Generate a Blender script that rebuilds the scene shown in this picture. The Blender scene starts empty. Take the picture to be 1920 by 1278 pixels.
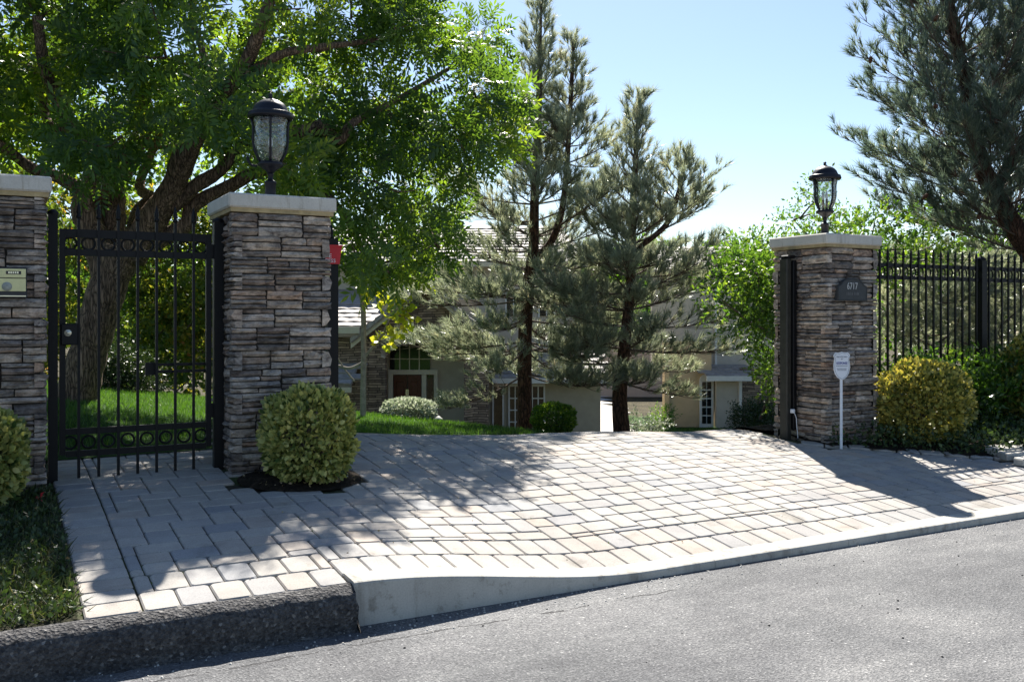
import bpy, bmesh, math, random
import numpy as np
from mathutils import Vector, Matrix, Quaternion

random.seed(7); RNG = np.random.default_rng(7)
S = bpy.context.scene
COL = S.collection
R = math.radians

# ------------------------------------------------------------------ camera
EYE, YAW = 1.45, R(28.48)
SA, CA = math.sin(YAW), math.cos(YAW)
FPX, HORIZ = 1776.0, 591.0
cam_d = bpy.data.cameras.new('camera'); cam = bpy.data.objects.new('camera', cam_d); COL.objects.link(cam)
cam_d.sensor_width = 36.0; cam_d.lens = 36.0 * FPX / 1920.0
cam_d.shift_y = -(639.0 - HORIZ) / 1920.0
cam_d.clip_start = 0.05; cam_d.clip_end = 800.0
cam.location = (0, 0, EYE); cam.rotation_euler = (R(90), 0, -YAW)
S.camera = cam

# ------------------------------------------------------------------ sky and sun
SUN_EL, SUN_AZ = R(46.0), R(28.4)
W = bpy.data.worlds.new('World'); S.world = W; W.use_nodes = True
wn = W.node_tree.nodes; wl = W.node_tree.links
sky = wn.new('ShaderNodeTexSky'); sky.sky_type = 'NISHITA'; sky.sun_disc = False
sky.sun_elevation = SUN_EL; sky.sun_rotation = SUN_AZ
sky.air_density = 1.0; sky.dust_density = 0.45; sky.ozone_density = 2.6; sky.altitude = 150
bg = wn['Background']; wl.new(sky.outputs[0], bg.inputs[0]); bg.inputs[1].default_value = 0.058
sun_d = bpy.data.lights.new('sun', 'SUN'); sun_d.energy = 5.0; sun_d.angle = R(0.53); sun_d.color = (1.0, 0.95, 0.87)
sun = bpy.data.objects.new('sun', sun_d); COL.objects.link(sun)
SDIR = Vector((math.sin(SUN_AZ) * math.cos(SUN_EL), math.cos(SUN_AZ) * math.cos(SUN_EL), math.sin(SUN_EL)))
sun.rotation_euler = SDIR.to_track_quat('Z', 'Y').to_euler(); sun.location = (0, 0, 30)
V = S.view_settings
V.view_transform = 'Standard'; V.look = 'None'; V.exposure = 1.42; V.gamma = 1.0; V.use_curve_mapping = False

# ------------------------------------------------------------------ helpers
def at(u, v, d):
    x = (u - 960.0) / FPX * d
    return Vector((x * CA + d * SA, -x * SA + d * CA, EYE - (v - HORIZ) / FPX * d))
def hc(xc, d, z):                       # point from metres to the right, metres deep, height
    return Vector((xc * CA + d * SA, -xc * SA + d * CA, z))
def depth(X, Y): return X * SA + Y * CA
def sstep(a, b, x):
    t = min(1.0, max(0.0, (x - a) / (b - a))); return t * t * (3 - 2 * t)
def lerp(a, b, t): return a + (b - a) * t

def setp(o, label=None, cat=None, group=None, kind=None):
    if label: o['label'] = label
    if cat: o['category'] = cat
    if group: o['group'] = group
    if kind: o['kind'] = kind
    return o
def thing(name, label, cat, loc=(0, 0, 0), group=None, rot=0.0):
    o = bpy.data.objects.new(name, None); COL.objects.link(o)
    o.empty_display_size = 0.2; o.location = loc; o.rotation_euler = (0, 0, rot)
    return setp(o, label, cat, group)
def obj(name, me, mat=None, parent=None, loc=(0, 0, 0)):
    o = bpy.data.objects.new(name, me); COL.objects.link(o); o.location = loc
    if mat and not me.materials: me.materials.append(mat)
    if parent: o.parent = parent
    return o
class MB:
    """collects verts and faces of one mesh"""
    def __init__(s): s.v = []; s.f = []; s.sm = []
    def add(s, vs, fs, smooth=False):
        n = len(s.v); s.v += [tuple(p) for p in vs]
        for f in fs: s.f.append(tuple(i + n for i in f)); s.sm.append(smooth)
        return s
    def box(s, x0, x1, y0, y1, z0, z1, bev=0.0):
        if bev <= 0:
            vs = [(x, y, z) for x in (x0, x1) for y in (y0, y1) for z in (z0, z1)]
            return s.add(vs, [(0, 1, 3, 2), (4, 6, 7, 5), (0, 4, 5, 1), (2, 3, 7, 6), (0, 2, 6, 4), (1, 5, 7, 3)])
        b = bev; bm = bmesh.new(); bmesh.ops.create_cube(bm, size=1.0)
        for q in bm.verts:
            q.co = Vector((lerp(x0, x1, q.co.x + .5), lerp(y0, y1, q.co.y + .5), lerp(z0, z1, q.co.z + .5)))
        bmesh.ops.bevel(bm, geom=list(bm.edges), offset=b, segments=1, affect='EDGES', profile=.5)
        bm.verts.index_update()
        s.add([q.co.copy() for q in bm.verts], [[q.index for q in f.verts] for f in bm.faces]); bm.free(); return s
    def obox(s, c, ax, ay, az):         # box from centre and three half-axis vectors
        c = Vector(c); vs = [c + ax * i + ay * j + az * k for i in (-1, 1) for j in (-1, 1) for k in (-1, 1)]
        return s.add(vs, [(0, 1, 3, 2), (4, 6, 7, 5), (0, 4, 5, 1), (2, 3, 7, 6), (0, 2, 6, 4), (1, 5, 7, 3)])
    def tube(s, pts, rad, n=8, cap=True, smooth=True):
        pts = [Vector(p) for p in pts]; m = len(pts)
        if not hasattr(rad, '__len__'): rad = [rad] * m
        ring = []; up = None; vs = []
        for i, p in enumerate(pts):
            t = (pts[min(i + 1, m - 1)] - pts[max(i - 1, 0)]).normalized()
            if up is None:
                up = Vector((1, 0, 0)) if abs(t.x) < .8 else Vector((0, 1, 0))
            up = (up - t * up.dot(t)).normalized(); sd = t.cross(up)
            for k in range(n):
                a = 2 * math.pi * k / n
                vs.append(p + (up * math.cos(a) + sd * math.sin(a)) * rad[i])
        fs = []
        for i in range(m - 1):
            for k in range(n):
                k2 = (k + 1) % n
                fs.append((i * n + k, i * n + k2, (i + 1) * n + k2, (i + 1) * n + k))
        if cap: fs.append(tuple(range(n))[::-1]); fs.append(tuple((m - 1) * n + k for k in range(n)))
        return s.add(vs, fs, smooth)
    def lathe(s, prof, n=24, c=(0, 0, 0), smooth=True):
        vs = []; fs = []
        for r, z in prof:
            for k in range(n):
                a = 2 * math.pi * k / n; vs.append((c[0] + r * math.cos(a), c[1] + r * math.sin(a), c[2] + z))
        for i in range(len(prof) - 1):
            for k in range(n):
                k2 = (k + 1) % n; fs.append((i * n + k, i * n + k2, (i + 1) * n + k2, (i + 1) * n + k))
        return s.add(vs, fs, smooth)
    def prism(s, poly, y0, y1):         # polygon in x,z extruded along y
        n = len(poly); vs = [(x, y0, z) for x, z in poly] + [(x, y1, z) for x, z in poly]
        fs = [tuple(range(n)), tuple(range(2 * n - 1, n - 1, -1))]
        fs += [(i + n, (i + 1) % n + n, (i + 1) % n, i) for i in range(n)]
        return s.add(vs, fs)
    def torus(s, c, rx, rz, r, n=18, m=6):  # ring in the x-z plane
        pts = []; vs = []; fs = []
        for i in range(n):
            a = 2 * math.pi * i / n
            for k in range(m):
                b = 2 * math.pi * k / m
                vs.append((c[0] + (rx + r * math.cos(b)) * math.cos(a), c[1] + r * math.sin(b), c[2] + (rz + r * math.cos(b)) * math.sin(a)))
        for i in range(n):
            for k in range(m):
                i2 = (i + 1) % n; k2 = (k + 1) % m
                fs.append((i * m + k, i * m + k2, i2 * m + k2, i2 * m + k))
        return s.add(vs, fs, True)
    def mesh(s, name):
        me = bpy.data.meshes.new(name); me.from_pydata(s.v, [], s.f)
        me.polygons.foreach_set('use_smooth', s.sm); me.update()
        bm = bmesh.new(); bm.from_mesh(me); bmesh.ops.recalc_face_normals(bm, faces=bm.faces); bm.to_mesh(me); bm.free()
        return me
    def build(s, name, mat, parent=None, loc=(0, 0, 0)): return obj(name, s.mesh(name), mat, parent, loc)

def crom(pts, k=5):                     # Catmull-Rom through points (and radii as 4th entry)
    P = [np.array(p, float) for p in pts]; out = []
    for i in range(len(P) - 1):
        p0 = P[max(i - 1, 0)]; p1 = P[i]; p2 = P[i + 1]; p3 = P[min(i + 2, len(P) - 1)]
        for j in range(k):
            t = j / k
            out.append(.5 * ((2 * p1) + (p2 - p0) * t + (2 * p0 - 5 * p1 + 4 * p2 - p3) * t * t + (3 * p1 - p0 - 3 * p2 + p3) * t ** 3))
    out.append(P[-1]); return out

def frames(dirs, roll):
    """rotation matrices whose local y is dirs, rolled about it"""
    d = dirs / np.linalg.norm(dirs, axis=1, keepdims=True)
    ref = np.where(np.abs(d[:, 2:3]) < .9, np.array([[0., 0, 1]]), np.array([[1., 0, 0]]))
    x = np.cross(d, ref); x /= np.linalg.norm(x, axis=1, keepdims=True); z = np.cross(x, d)
    c = np.cos(roll)[:, None]; s = np.sin(roll)[:, None]
    x2 = x * c + z * s; z2 = -x * s + z * c
    return np.stack([x2, d, z2], axis=2)
def scatter_mesh(name, tv, tf, pos, rot, sc, rnd=None):
    """many copies of a small template as one mesh; tf has faces of one size"""
    tv = np.asarray(tv, float); tf = np.asarray(tf, int); m = len(pos); n = len(tv); k = tf.shape[1]
    v = np.einsum('mij,nj->mni', rot, tv) * np.asarray(sc).reshape(m, 1, 1) + np.asarray(pos)[:, None, :]
    f = tf[None] + (np.arange(m) * n)[:, None, None]
    me = bpy.data.meshes.new(name); nf = m * len(tf)
    me.vertices.add(m * n); me.vertices.foreach_set('co', v.reshape(-1))
    me.loops.add(nf * k); me.loops.foreach_set('vertex_index', f.reshape(-1).astype(np.int32))
    me.polygons.add(nf); me.polygons.foreach_set('loop_start', (np.arange(nf) * k).astype(np.int32))
    me.polygons.foreach_set('loop_total', np.full(nf, k, np.int32))
    me.update(calc_edges=True)
    if rnd is None: rnd = RNG.random(m)
    a = me.attributes.new('rnd', 'FLOAT', 'POINT'); a.data.foreach_set('value', np.repeat(rnd, n).astype(np.float32))
    return me

# ------------------------------------------------------------------ materials
MATS = {}
class NT:
    def __init__(s, name):
        m = bpy.data.materials.new(name); m.use_nodes = True; s.m = m; s.t = m.node_tree; s.n = s.t.nodes; s.l = s.t.links
        s.b = s.n['Principled BSDF']; s.out = s.n['Material Output']; MATS[name] = m
    def new(s, t, **kw):
        n = s.n.new('ShaderNode' + t)
        for k, v in kw.items(): setattr(n, k, v)
        return n
    def link(s, a, b): s.l.new(a, b)
    def coord(s, kind='Object'): return s.new('TexCoord').outputs[kind]
    def pos(s): return s.new('NewGeometry').outputs['Position']
    def noise(s, scale, detail=4, rough=.55, vec=None, dist=0.0):
        n = s.new('TexNoise'); n.inputs['Scale'].default_value = scale; n.inputs['Detail'].default_value = detail
        n.inputs['Roughness'].default_value = rough; n.inputs['Distortion'].default_value = dist
        if vec is not None: s.link(vec, n.inputs['Vector'])
        return n.outputs['Fac']
    def ramp(s, fac, stops, interp='LINEAR'):
        r = s.new('ValToRGB'); r.color_ramp.interpolation = interp; e = r.color_ramp.elements
        while len(e) > 1: e.remove(e[-1])
        e[0].position = stops[0][0]; e[0].color = (*stops[0][1], 1)
        for p, c in stops[1:]:
            q = e.new(p); q.color = (*c, 1)
        s.link(fac, r.inputs[0]); return r.outputs[0]
    def mix(s, a, b, fac, mode='MIX'):
        n = s.new('Mix', data_type='RGBA', blend_type=mode)
        for sock, val in ((n.inputs['Factor'], fac), (n.inputs['A'], a), (n.inputs['B'], b)):
            if hasattr(val, 'links'): s.link(val, sock)
            elif isinstance(val, (int, float)): sock.default_value = val
            else: sock.default_value = (*val, 1)
        return n.outputs['Result']
    def math(s, op, a, b=None):
        n = s.new('Math', operation=op)
        for i, val in enumerate((a, b)):
            if val is None: continue
            if hasattr(val, 'links'): s.link(val, n.inputs[i])
            else: n.inputs[i].default_value = val
        return n.outputs[0]
    def bump(s, h, strength=.5, dist=.01, norm=None):
        b = s.new('Bump'); b.inputs['Strength'].default_value = strength; b.inputs['Distance'].default_value = dist
        s.link(h, b.inputs['Height'])
        if norm is not None: s.link(norm, b.inputs['Normal'])
        return b.outputs[0]
    def done(s, col=None, rough=.8, spec=.3, norm=None, metal=0.0):
        if col is not None:
            if hasattr(col, 'links'): s.link(col, s.b.inputs['Base Color'])
            else: s.b.inputs['Base Color'].default_value = (*col, 1)
        if hasattr(rough, 'links'): s.link(rough, s.b.inputs['Roughness'])
        else: s.b.inputs['Roughness'].default_value = rough
        s.b.inputs['Specular IOR Level'].default_value = spec; s.b.inputs['Metallic'].default_value = metal
        if norm is not None: s.link(norm, s.b.inputs['Normal'])
        return s.m

def m_stone():
    t = NT('ledgestone'); oi = t.new('ObjectInfo').outputs['Random']; p = t.pos()
    base = t.ramp(oi, [(0, (.15, .132, .118)), (.14, (.32, .275, .235)), (.28, (.46, .38, .30)), (.4, (.24, .225, .21)), (.53, (.52, .455, .38)),
                       (.66, (.36, .275, .215)), (.78, (.18, .16, .15)), (.9, (.47, .43, .385)), (1, (.42, .29, .205))])
    n1 = t.noise(14, 5, .6, p, .6); n2 = t.noise(70, 4, .65, p)
    mp = t.new('Mapping'); mp.inputs['Scale'].default_value = (1, 1, 3.2); t.link(p, mp.inputs[0])
    n3 = t.noise(9, 5, .65, mp.outputs[0], .8)
    c = t.mix(base, t.ramp(n1, [(.3, (.35, .34, .36)), (.5, (.9, .88, .86)), (.72, (1.5, 1.42, 1.36))]), .75, 'MULTIPLY')
    c = t.mix(c, t.ramp(n3, [(.36, (.34, .30, .30)), (.5, (1, 1, 1)), (.66, (1.28, 1.22, 1.18))]), .8, 'MULTIPLY')
    c = t.mix(c, t.ramp(n2, [(.35, (.72, .72, .72)), (.65, (1.2, 1.2, 1.2))]), .6, 'MULTIPLY')
    h = t.math('ADD', t.math('MULTIPLY', n3, 1.2), t.math('MULTIPLY', n2, .35))
    return t.done(c, .9, .2, t.bump(h, .8, .014))
def paver_col(t, rv, p):
    base = t.ramp(rv, [(0, (.345, .325, .295)), (.18, (.385, .36, .325)), (.34, (.32, .312, .305)), (.5, (.39, .36, .32)), (.64, (.275, .278, .285)),
                       (.78, (.39, .345, .30)), (.9, (.355, .335, .305)), (1, (.39, .33, .28))])
    n1 = t.noise(6, 5, .6, p); n2 = t.noise(160, 3, .7, p); n3 = t.noise(1.1, 3, .5, p); n4 = t.noise(2.6, 6, .65, p, .5)
    c = t.mix(base, t.ramp(n2, [(.33, (.66, .66, .66)), (.5, (1, 1, 1)), (.7, (1.16, 1.16, 1.16))]), .7, 'MULTIPLY')
    c = t.mix(c, t.ramp(n1, [(.3, (.80, .80, .81)), (.6, (1.05, 1.05, 1.04))]), .8, 'MULTIPLY')
    c = t.mix(c, t.ramp(n3, [(.35, (.86, .86, .87)), (.65, (1.05, 1.05, 1.05))]), .8, 'MULTIPLY')
    c = t.mix(c, t.ramp(n4, [(.30, (.62, .60, .57)), (.42, (1, 1, 1))]), .8, 'MULTIPLY')
    return c, t.bump(n2, .45, .003)
def m_paver():
    t = NT('paver'); c, b = paver_col(t, t.new('ObjectInfo').outputs['Random'], t.pos()); return t.done(c, .88, .25, b)
def m_paver_far():
    t = NT('paver_mass'); a = t.new('Attribute', attribute_name='rnd').outputs['Fac']; c, b = paver_col(t, a, t.pos()); return t.done(c, .88, .25, b)
def m_sand():
    t = NT('joint_sand'); p = t.pos(); n = t.noise(25, 5, .6, p); n2 = t.noise(3, 4, .6, p)
    c = t.mix(t.ramp(n, [(.3, (.03, .026, .02)), (.7, (.09, .08, .06))]), t.ramp(n, [(.3, (.03, .045, .015)), (.7, (.10, .13, .05))]), t.ramp(n2, [(.45, (0, 0, 0)), (.62, (1, 1, 1))]))
    return t.done(c, .95, .1)
def m_asphalt():
    t = NT('asphalt'); p = t.pos(); n1 = t.noise(1.2, 5, .6, p); n2 = t.noise(95, 4, .75, p)
    vo = t.new('TexVoronoi'); vo.inputs['Scale'].default_value = 120; t.link(p, vo.inputs['Vector'])
    spk = t.ramp(vo.outputs['Color'], [(.0, (.07, .072, .076)), (.4, (.12, .122, .126)), (.72, (.16, .161, .164)), (.93, (.235, .235, .235)), (1, (.55, .55, .54))])
    c = t.mix(spk, t.ramp(n1, [(.3, (.70, .705, .72)), (.65, (1.2, 1.19, 1.17))]), .95, 'MULTIPLY')
    n5 = t.noise(.55, 4, .6, p, .8); c = t.mix(c, t.ramp(n5, [(.4, (.80, .80, .81)), (.5, (1, 1, 1)), (.62, (1.14, 1.13, 1.12))]), .9, 'MULTIPLY')
    c = t.mix(c, t.ramp(n2, [(.36, (.5, .5, .5)), (.5, (1, 1, 1)), (.68, (1.25, 1.25, 1.25))]), .8, 'MULTIPLY')
    mp = t.new('Mapping'); mp.inputs['Scale'].default_value = (.35, 3.0, 1); t.link(p, mp.inputs[0])
    tr = t.noise(1.6, 4, .6, mp.outputs[0])
    c = t.mix(c, t.ramp(tr, [(.38, (.84, .84, .85)), (.6, (1.08, 1.08, 1.07))]), .8, 'MULTIPLY')
    # a crack that runs along the kerb
    sx = t.new('SeparateXYZ'); t.link(p, sx.inputs[0])
    w = t.math('MULTIPLY', t.math('SUBTRACT', t.noise(2.2, 6, .7, p), .5), .16)
    w2 = t.math('MULTIPLY', t.math('SUBTRACT', t.noise(40, 2, .7, p), .5), .02)
    dd = t.math('ABSOLUTE', t.math('ADD', t.math('SUBTRACT', sx.outputs[1], 3.985), t.math('ADD', w, w2)))
    line = t.math('LESS_THAN', dd, .0065)
    m1 = t.math('GREATER_THAN', t.noise(2.6, 4, .6, p), .47)
    xr = t.math('LESS_THAN', sx.outputs[0], 3.3)
    ck = t.math('MULTIPLY', t.math('MULTIPLY', line, m1), xr)
    c = t.mix(c, (.03, .03, .032), ck)
    h = t.math('ADD', t.math('MULTIPLY', vo.outputs['Distance'], 1.0), t.math('MULTIPLY', n2, .8))
    h = t.math('SUBTRACT', h, t.math('MULTIPLY', ck, 2.0))
    return t.done(c, .85, .3, t.bump(h, .8, .006))
def m_berm():
    t = NT('berm_asphalt'); p = t.pos(); n2 = t.noise(60, 4, .75, p); n1 = t.noise(3, 4, .6, p)
    vo = t.new('TexVoronoi'); vo.inputs['Scale'].default_value = 75; t.link(p, vo.inputs['Vector'])
    c = t.ramp(vo.outputs['Color'], [(0, (.045, .044, .046)), (.5, (.085, .083, .085)), (.85, (.13, .127, .125)), (1, (.36, .35, .34))])
    c = t.mix(c, t.ramp(n2, [(.35, (.4, .4, .4)), (.6, (1.2, 1.2, 1.2))]), .8, 'MULTIPLY')
    c = t.mix(c, t.ramp(n1, [(.35, (.75, .75, .75)), (.65, (1.25, 1.22, 1.18))]), .7, 'MULTIPLY')
    h = t.math('ADD', vo.outputs['Distance'], n2)
    return t.done(c, .9, .3, t.bump(h, 1.0, .015))
def m_concrete():
    t = NT('kerb_concrete'); p = t.pos(); n1 = t.noise(3, 5, .6, p); n2 = t.noise(120, 3, .6, p); n3 = t.noise(12, 5, .7, p)
    c = t.ramp(n1, [(.3, (.36, .345, .31)), (.7, (.47, .455, .415))])
    c = t.mix(c, t.ramp(n2, [(.3, (.82, .82, .82)), (.6, (1.06, 1.06, 1.06))]), .7, 'MULTIPLY')
    c = t.mix(c, t.ramp(n3, [(.30, (.5, .47, .43)), (.44, (1, 1, 1))]), .75, 'MULTIPLY')
    mp = t.new('Mapping'); mp.inputs['Scale'].default_value = (1, .15, .15); t.link(p, mp.inputs[0]); n4 = t.noise(7, 5, .7, mp.outputs[0])
    c = t.mix(c, t.ramp(n4, [(.32, (.62, .6, .57)), (.46, (1, 1, 1)), (.7, (1.08, 1.08, 1.07))]), .75, 'MULTIPLY')
    return t.done(c, .85, .25, t.bump(n2, .35, .003))
def m_cap():
    t = NT('cap_stucco'); p = t.pos(); n1 = t.noise(5, 5, .6, p); n2 = t.noise(90, 4, .6, p)
    c = t.ramp(n1, [(.3, (.50, .475, .42)), (.7, (.60, .57, .51))])
    c = t.mix(c, t.ramp(n2, [(.3, (.86, .86, .86)), (.6, (1.05, 1.05, 1.05))]), .6, 'MULTIPLY')
    mp = t.new('Mapping'); mp.inputs['Scale'].default_value = (1, 1, .12); t.link(p, mp.inputs[0]); n4 = t.noise(24, 5, .7, mp.outputs[0])
    c = t.mix(c, t.ramp(n4, [(.30, (.60, .56, .48)), (.45, (1, 1, 1))]), .7, 'MULTIPLY')
    return t.done(c, .85, .2, t.bump(n2, .4, .004))
def m_plain(name, col, rough=.6, spec=.3, var=.15, scale=8, metal=0.0, bump=0.0):
    t = NT(name); p = t.pos(); n = t.noise(scale, 5, .6, p)
    lo = tuple(c * (1 - var) for c in col); hi = tuple(min(1, c * (1 + var)) for c in col)
    nb = t.bump(t.noise(scale * 8, 4, .6, p), bump, .004) if bump else None
    return t.done(t.ramp(n, [(.3, lo), (.7, hi)]), rough, spec, nb, metal)
def m_leaf(name, stops, trans=.4, tcol=(1.25, 1.25, .55), rough=.45, spec=.4, attr='rnd'):
    t = NT(name); a = t.new('Attribute', attribute_name=attr).outputs['Fac']
    c = t.ramp(a, stops)
    t.link(c, t.b.inputs['Base Color']); t.b.inputs['Roughness'].default_value = rough; t.b.inputs['Specular IOR Level'].default_value = spec
    tr = t.new('BsdfTranslucent'); t.link(t.mix(c, tcol, 1.0, 'MULTIPLY'), tr.inputs['Color'])
    ms = t.new('MixShader'); ms.inputs[0].default_value = trans
    t.link(t.b.outputs[0], ms.inputs[1]); t.link(tr.outputs[0], ms.inputs[2]); t.link(ms.outputs[0], t.out.inputs['Surface'])
    return t.m
def m_bark(name, dark, light, sc=1.0, stretch=.22):
    t = NT(name); p = t.pos(); mp = t.new('Mapping'); mp.inputs['Scale'].default_value = (1, 1, stretch); t.link(p, mp.inputs[0])
    nz = t.noise(9 * sc, 4, .6, mp.outputs[0]);
    vo = t.new('TexVoronoi', feature='DISTANCE_TO_EDGE'); vo.inputs['Scale'].default_value = 26 * sc
    ad = t.new('VectorMath', operation='ADD'); t.link(mp.outputs[0], ad.inputs[0])
    nv = t.new('TexNoise'); nv.inputs['Scale'].default_value = 14 * sc; nv.inputs['Detail'].default_value = 4; t.link(mp.outputs[0], nv.inputs['Vector'])
    sc2 = t.new('VectorMath', operation='SCALE'); sc2.inputs['Scale'].default_value = .12 / sc; t.link(nv.outputs['Color'], sc2.inputs[0]); t.link(sc2.outputs[0], ad.inputs[1])
    t.link(ad.outputs[0], vo.inputs['Vector'])
    c = t.mix(t.ramp(vo.outputs['Distance'], [(0, dark), (.12, tuple(lerp(a, b, .6) for a, b in zip(dark, light))), (.4, light)]),
              t.ramp(nz, [(.3, (.6, .58, .56)), (.65, (1.2, 1.18, 1.15))]), .8, 'MULTIPLY')
    h = t.math('ADD', t.math('MINIMUM', vo.outputs['Distance'], .3), t.math('MULTIPLY', nz, .15))
    return t.done(c, .9, .2, t.bump(h, 1.0, .05 / sc))
def m_glass_clear():
    t = NT('lantern_glass'); p = t.coord('Object'); n = t.noise(30, 3, .5, p); nb = t.bump(n, .8, .02)
    tr = t.new('BsdfTransparent'); tr.inputs['Color'].default_value = (.94, .96, .95, 1)
    gl = t.new('BsdfGlossy'); gl.inputs['Roughness'].default_value = .08; t.link(nb, gl.inputs['Normal'])
    fr = t.new('LayerWeight'); fr.inputs['Blend'].default_value = .3; t.link(nb, fr.inputs['Normal'])
    ms = t.new('MixShader'); t.link(t.math('ADD', t.math('MULTIPLY', fr.outputs['Fresnel'], .7), .06), ms.inputs[0])
    t.link(tr.outputs[0], ms.inputs[1]); t.link(gl.outputs[0], ms.inputs[2]); t.link(ms.outputs[0], t.out.inputs['Surface']); return t.m
def m_window():
    t = NT('window_glass'); return t.done((.012, .014, .016), .06, .6)
def m_housestone():
    t = NT('house_stone'); tc = t.coord('Object'); mp = t.new('Mapping'); mp.inputs['Rotation'].default_value = (R(90), 0, 0); t.link(tc, mp.inputs[0])
    ds = t.new('TexNoise'); ds.inputs['Scale'].default_value = 1.6; ds.inputs['Detail'].default_value = 3; t.link(tc, ds.inputs['Vector'])
    sc = t.new('VectorMath', operation='SCALE'); sc.inputs['Scale'].default_value = .12; t.link(ds.outputs['Color'], sc.inputs[0])
    ad = t.new('VectorMath', operation='ADD'); t.link(mp.outputs[0], ad.inputs[0]); t.link(sc.outputs[0], ad.inputs[1])
    br = t.new('TexBrick'); t.link(ad.outputs[0], br.inputs['Vector']); br.offset = .37; br.squash = .8; br.squash_frequency = 3
    br.inputs['Scale'].default_value = 1; br.inputs['Brick Width'].default_value = .42; br.inputs['Row Height'].default_value = .075
    br.inputs['Mortar Size'].default_value = .009; br.inputs['Mortar Smooth'].default_value = .4; br.inputs['Bias'].default_value = -.1
    br.inputs['Color1'].default_value = (.18, .135, .105, 1); br.inputs['Color2'].default_value = (.44, .33, .24, 1); br.inputs['Mortar'].default_value = (.03, .027, .025, 1)
    n = t.noise(5, 5, .6, tc)
    c = t.mix(br.outputs['Color'], t.ramp(n, [(.3, (.65, .63, .62)), (.65, (1.2, 1.15, 1.1))]), .8, 'MULTIPLY')
    h = t.math('ADD', t.math('SUBTRACT', 1.0, br.outputs['Fac']), t.math('MULTIPLY', n, .6))
    return t.done(c, .9, .15, t.bump(h, .9, .03))
def m_ground(name, a, b, c2, s1=2.5):
    t = NT(name); p = t.pos(); n1 = t.noise(s1, 6, .6, p); n2 = t.noise(45, 5, .7, p)
    c = t.ramp(n1, [(.3, a), (.52, b), (.72, c2)])
    c = t.mix(c, t.ramp(n2, [(.33, (.45, .45, .45)), (.65, (1.3, 1.3, 1.3))]), .85, 'MULTIPLY')
    return t.done(c, .95, .1, t.bump(n2, .8, .03))
STONE, PAVER, PAVERF, SAND = m_stone(), m_paver(), m_paver_far(), m_sand()
ASPH, BERM, CONC, CAP = m_asphalt(), m_berm(), m_concrete(), m_cap()
IRON = m_plain('black_iron', (.0045, .0045, .0055), .5, .25, .3, 30, bump=.15)
BRONZE = m_plain('lantern_metal', (.007, .007, .012), .45, .35, .3, 30, bump=.2)
POSTM = m_plain('receiver_paint', (.03, .028, .022), .5, .4, .3, 12)
GLASS, WGLASS = m_glass_clear(), m_window()
BULB = m_plain('bulb_glass', (.75, .76, .78), .2, .5, .05)
WHITE = m_plain('white_plastic', (.72, .74, .78), .45, .4, .05)
BLUE = m_plain('blue_print', (.03, .05, .30), .5, .3, .05)
GREYP = m_plain('grey_print', (.16, .18, .24), .5, .3, .05)
RED = m_plain('red_paint', (.55, .012, .022), .4, .4, .08)
STEEL = m_plain('brushed_steel', (.68, .64, .32), .35, .5, .08, 20)
SILVER = m_plain('lock_brass', (.75, .70, .55), .25, .5, .1, metal=.6)
DARKP = m_plain('dark_plastic', (.02, .02, .025), .4, .4, .2)
PLAQUE = m_plain('plaque_metal', (.04, .043, .045), .55, .4, .2, 25, bump=.2)
PLQTXT = m_plain('plaque_numerals', (.46, .46, .45), .5, .4, .1)
PLQDIM = m_plain('plaque_worn_letters', (.11, .11, .11), .55, .4, .1)
STUCCO = m_plain('grey_stucco', (.52, .46, .37), .9, .1, .07, 4, bump=.3)
STUCCO2 = m_plain('olive_stucco', (.40, .35, .26), .9, .1, .07, 4, bump=.3)
STUCCO3 = m_plain('tan_stucco', (.58, .42, .24), .9, .1, .06, 4, bump=.3)
TRIM = m_plain('cream_trim', (.55, .50, .38), .6, .3, .05)
WTRIM = m_plain('white_trim', (.68, .66, .60), .5, .3, .05)
WOOD = m_plain('mahogany', (.075, .014, .010), .35, .4, .35, 14)
TILE = m_plain('roof_tile', (.31, .28, .255), .7, .3, .3, 6, bump=.3)
HSTONE = m_housestone()
MULCH = m_ground('mulch', (.012, .010, .008), (.03, .022, .016), (.06, .045, .03), 20)
SOIL = m_ground('soil', (.04, .035, .022), (.07, .06, .035), (.10, .09, .05), 2)
LAWN = m_ground('lawn_soil', (.02, .05, .010), (.035, .08, .015), (.06, .11, .025), 3)
COURT = m_plain('pale_paving', (.52, .49, .45), .85, .2, .08, 2)
BARK = m_bark('tree_bark', (.032, .023, .018), (.30, .21, .15), 1.5, .13)
PBARK = m_bark('pine_bark', (.02, .013, .010), (.17, .09, .06), .9, .3)
TWIG = m_plain('twig_bark', (.12, .09, .07), .9, .2, .3, 30)
PALEBARK = m_plain('pale_bark', (.30, .26, .22), .85, .2, .3, 20, bump=.4)
CONE = m_plain('pine_cone', (.11, .05, .03), .8, .2, .4, 60, bump=.6)
L_TREE = m_leaf('ash_leaf', [(0, (.028, .060, .034)), (.35, (.046, .092, .038)), (.7, (.078, .135, .040)), (1, (.15, .20, .045))], .46, (3.7, 3.3, .55))
L_AUT = m_leaf('autumn_leaf', [(0, (.03, .07, .02)), (.5, (.08, .13, .03)), (.8, (.17, .19, .04)), (.95, (.30, .24, .06)), (1, (.33, .15, .06))], .55, (2.0, 1.8, .7))
L_MAPLE = m_leaf('maple_leaf', [(0, (.20, .28, .03)), (.6, (.42, .44, .05)), (1, (.50, .40, .06))], .5, (1.5, 1.5, .6))
L_BOX = m_leaf('euonymus_leaf', [(0, (.03, .06, .015)), (.25, (.09, .145, .04)), (.5, (.28, .32, .10)), (.8, (.52, .53, .19)), (1, (.62, .57, .20))], .3, (1.2, 1.15, .55), .35, .45)
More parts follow.
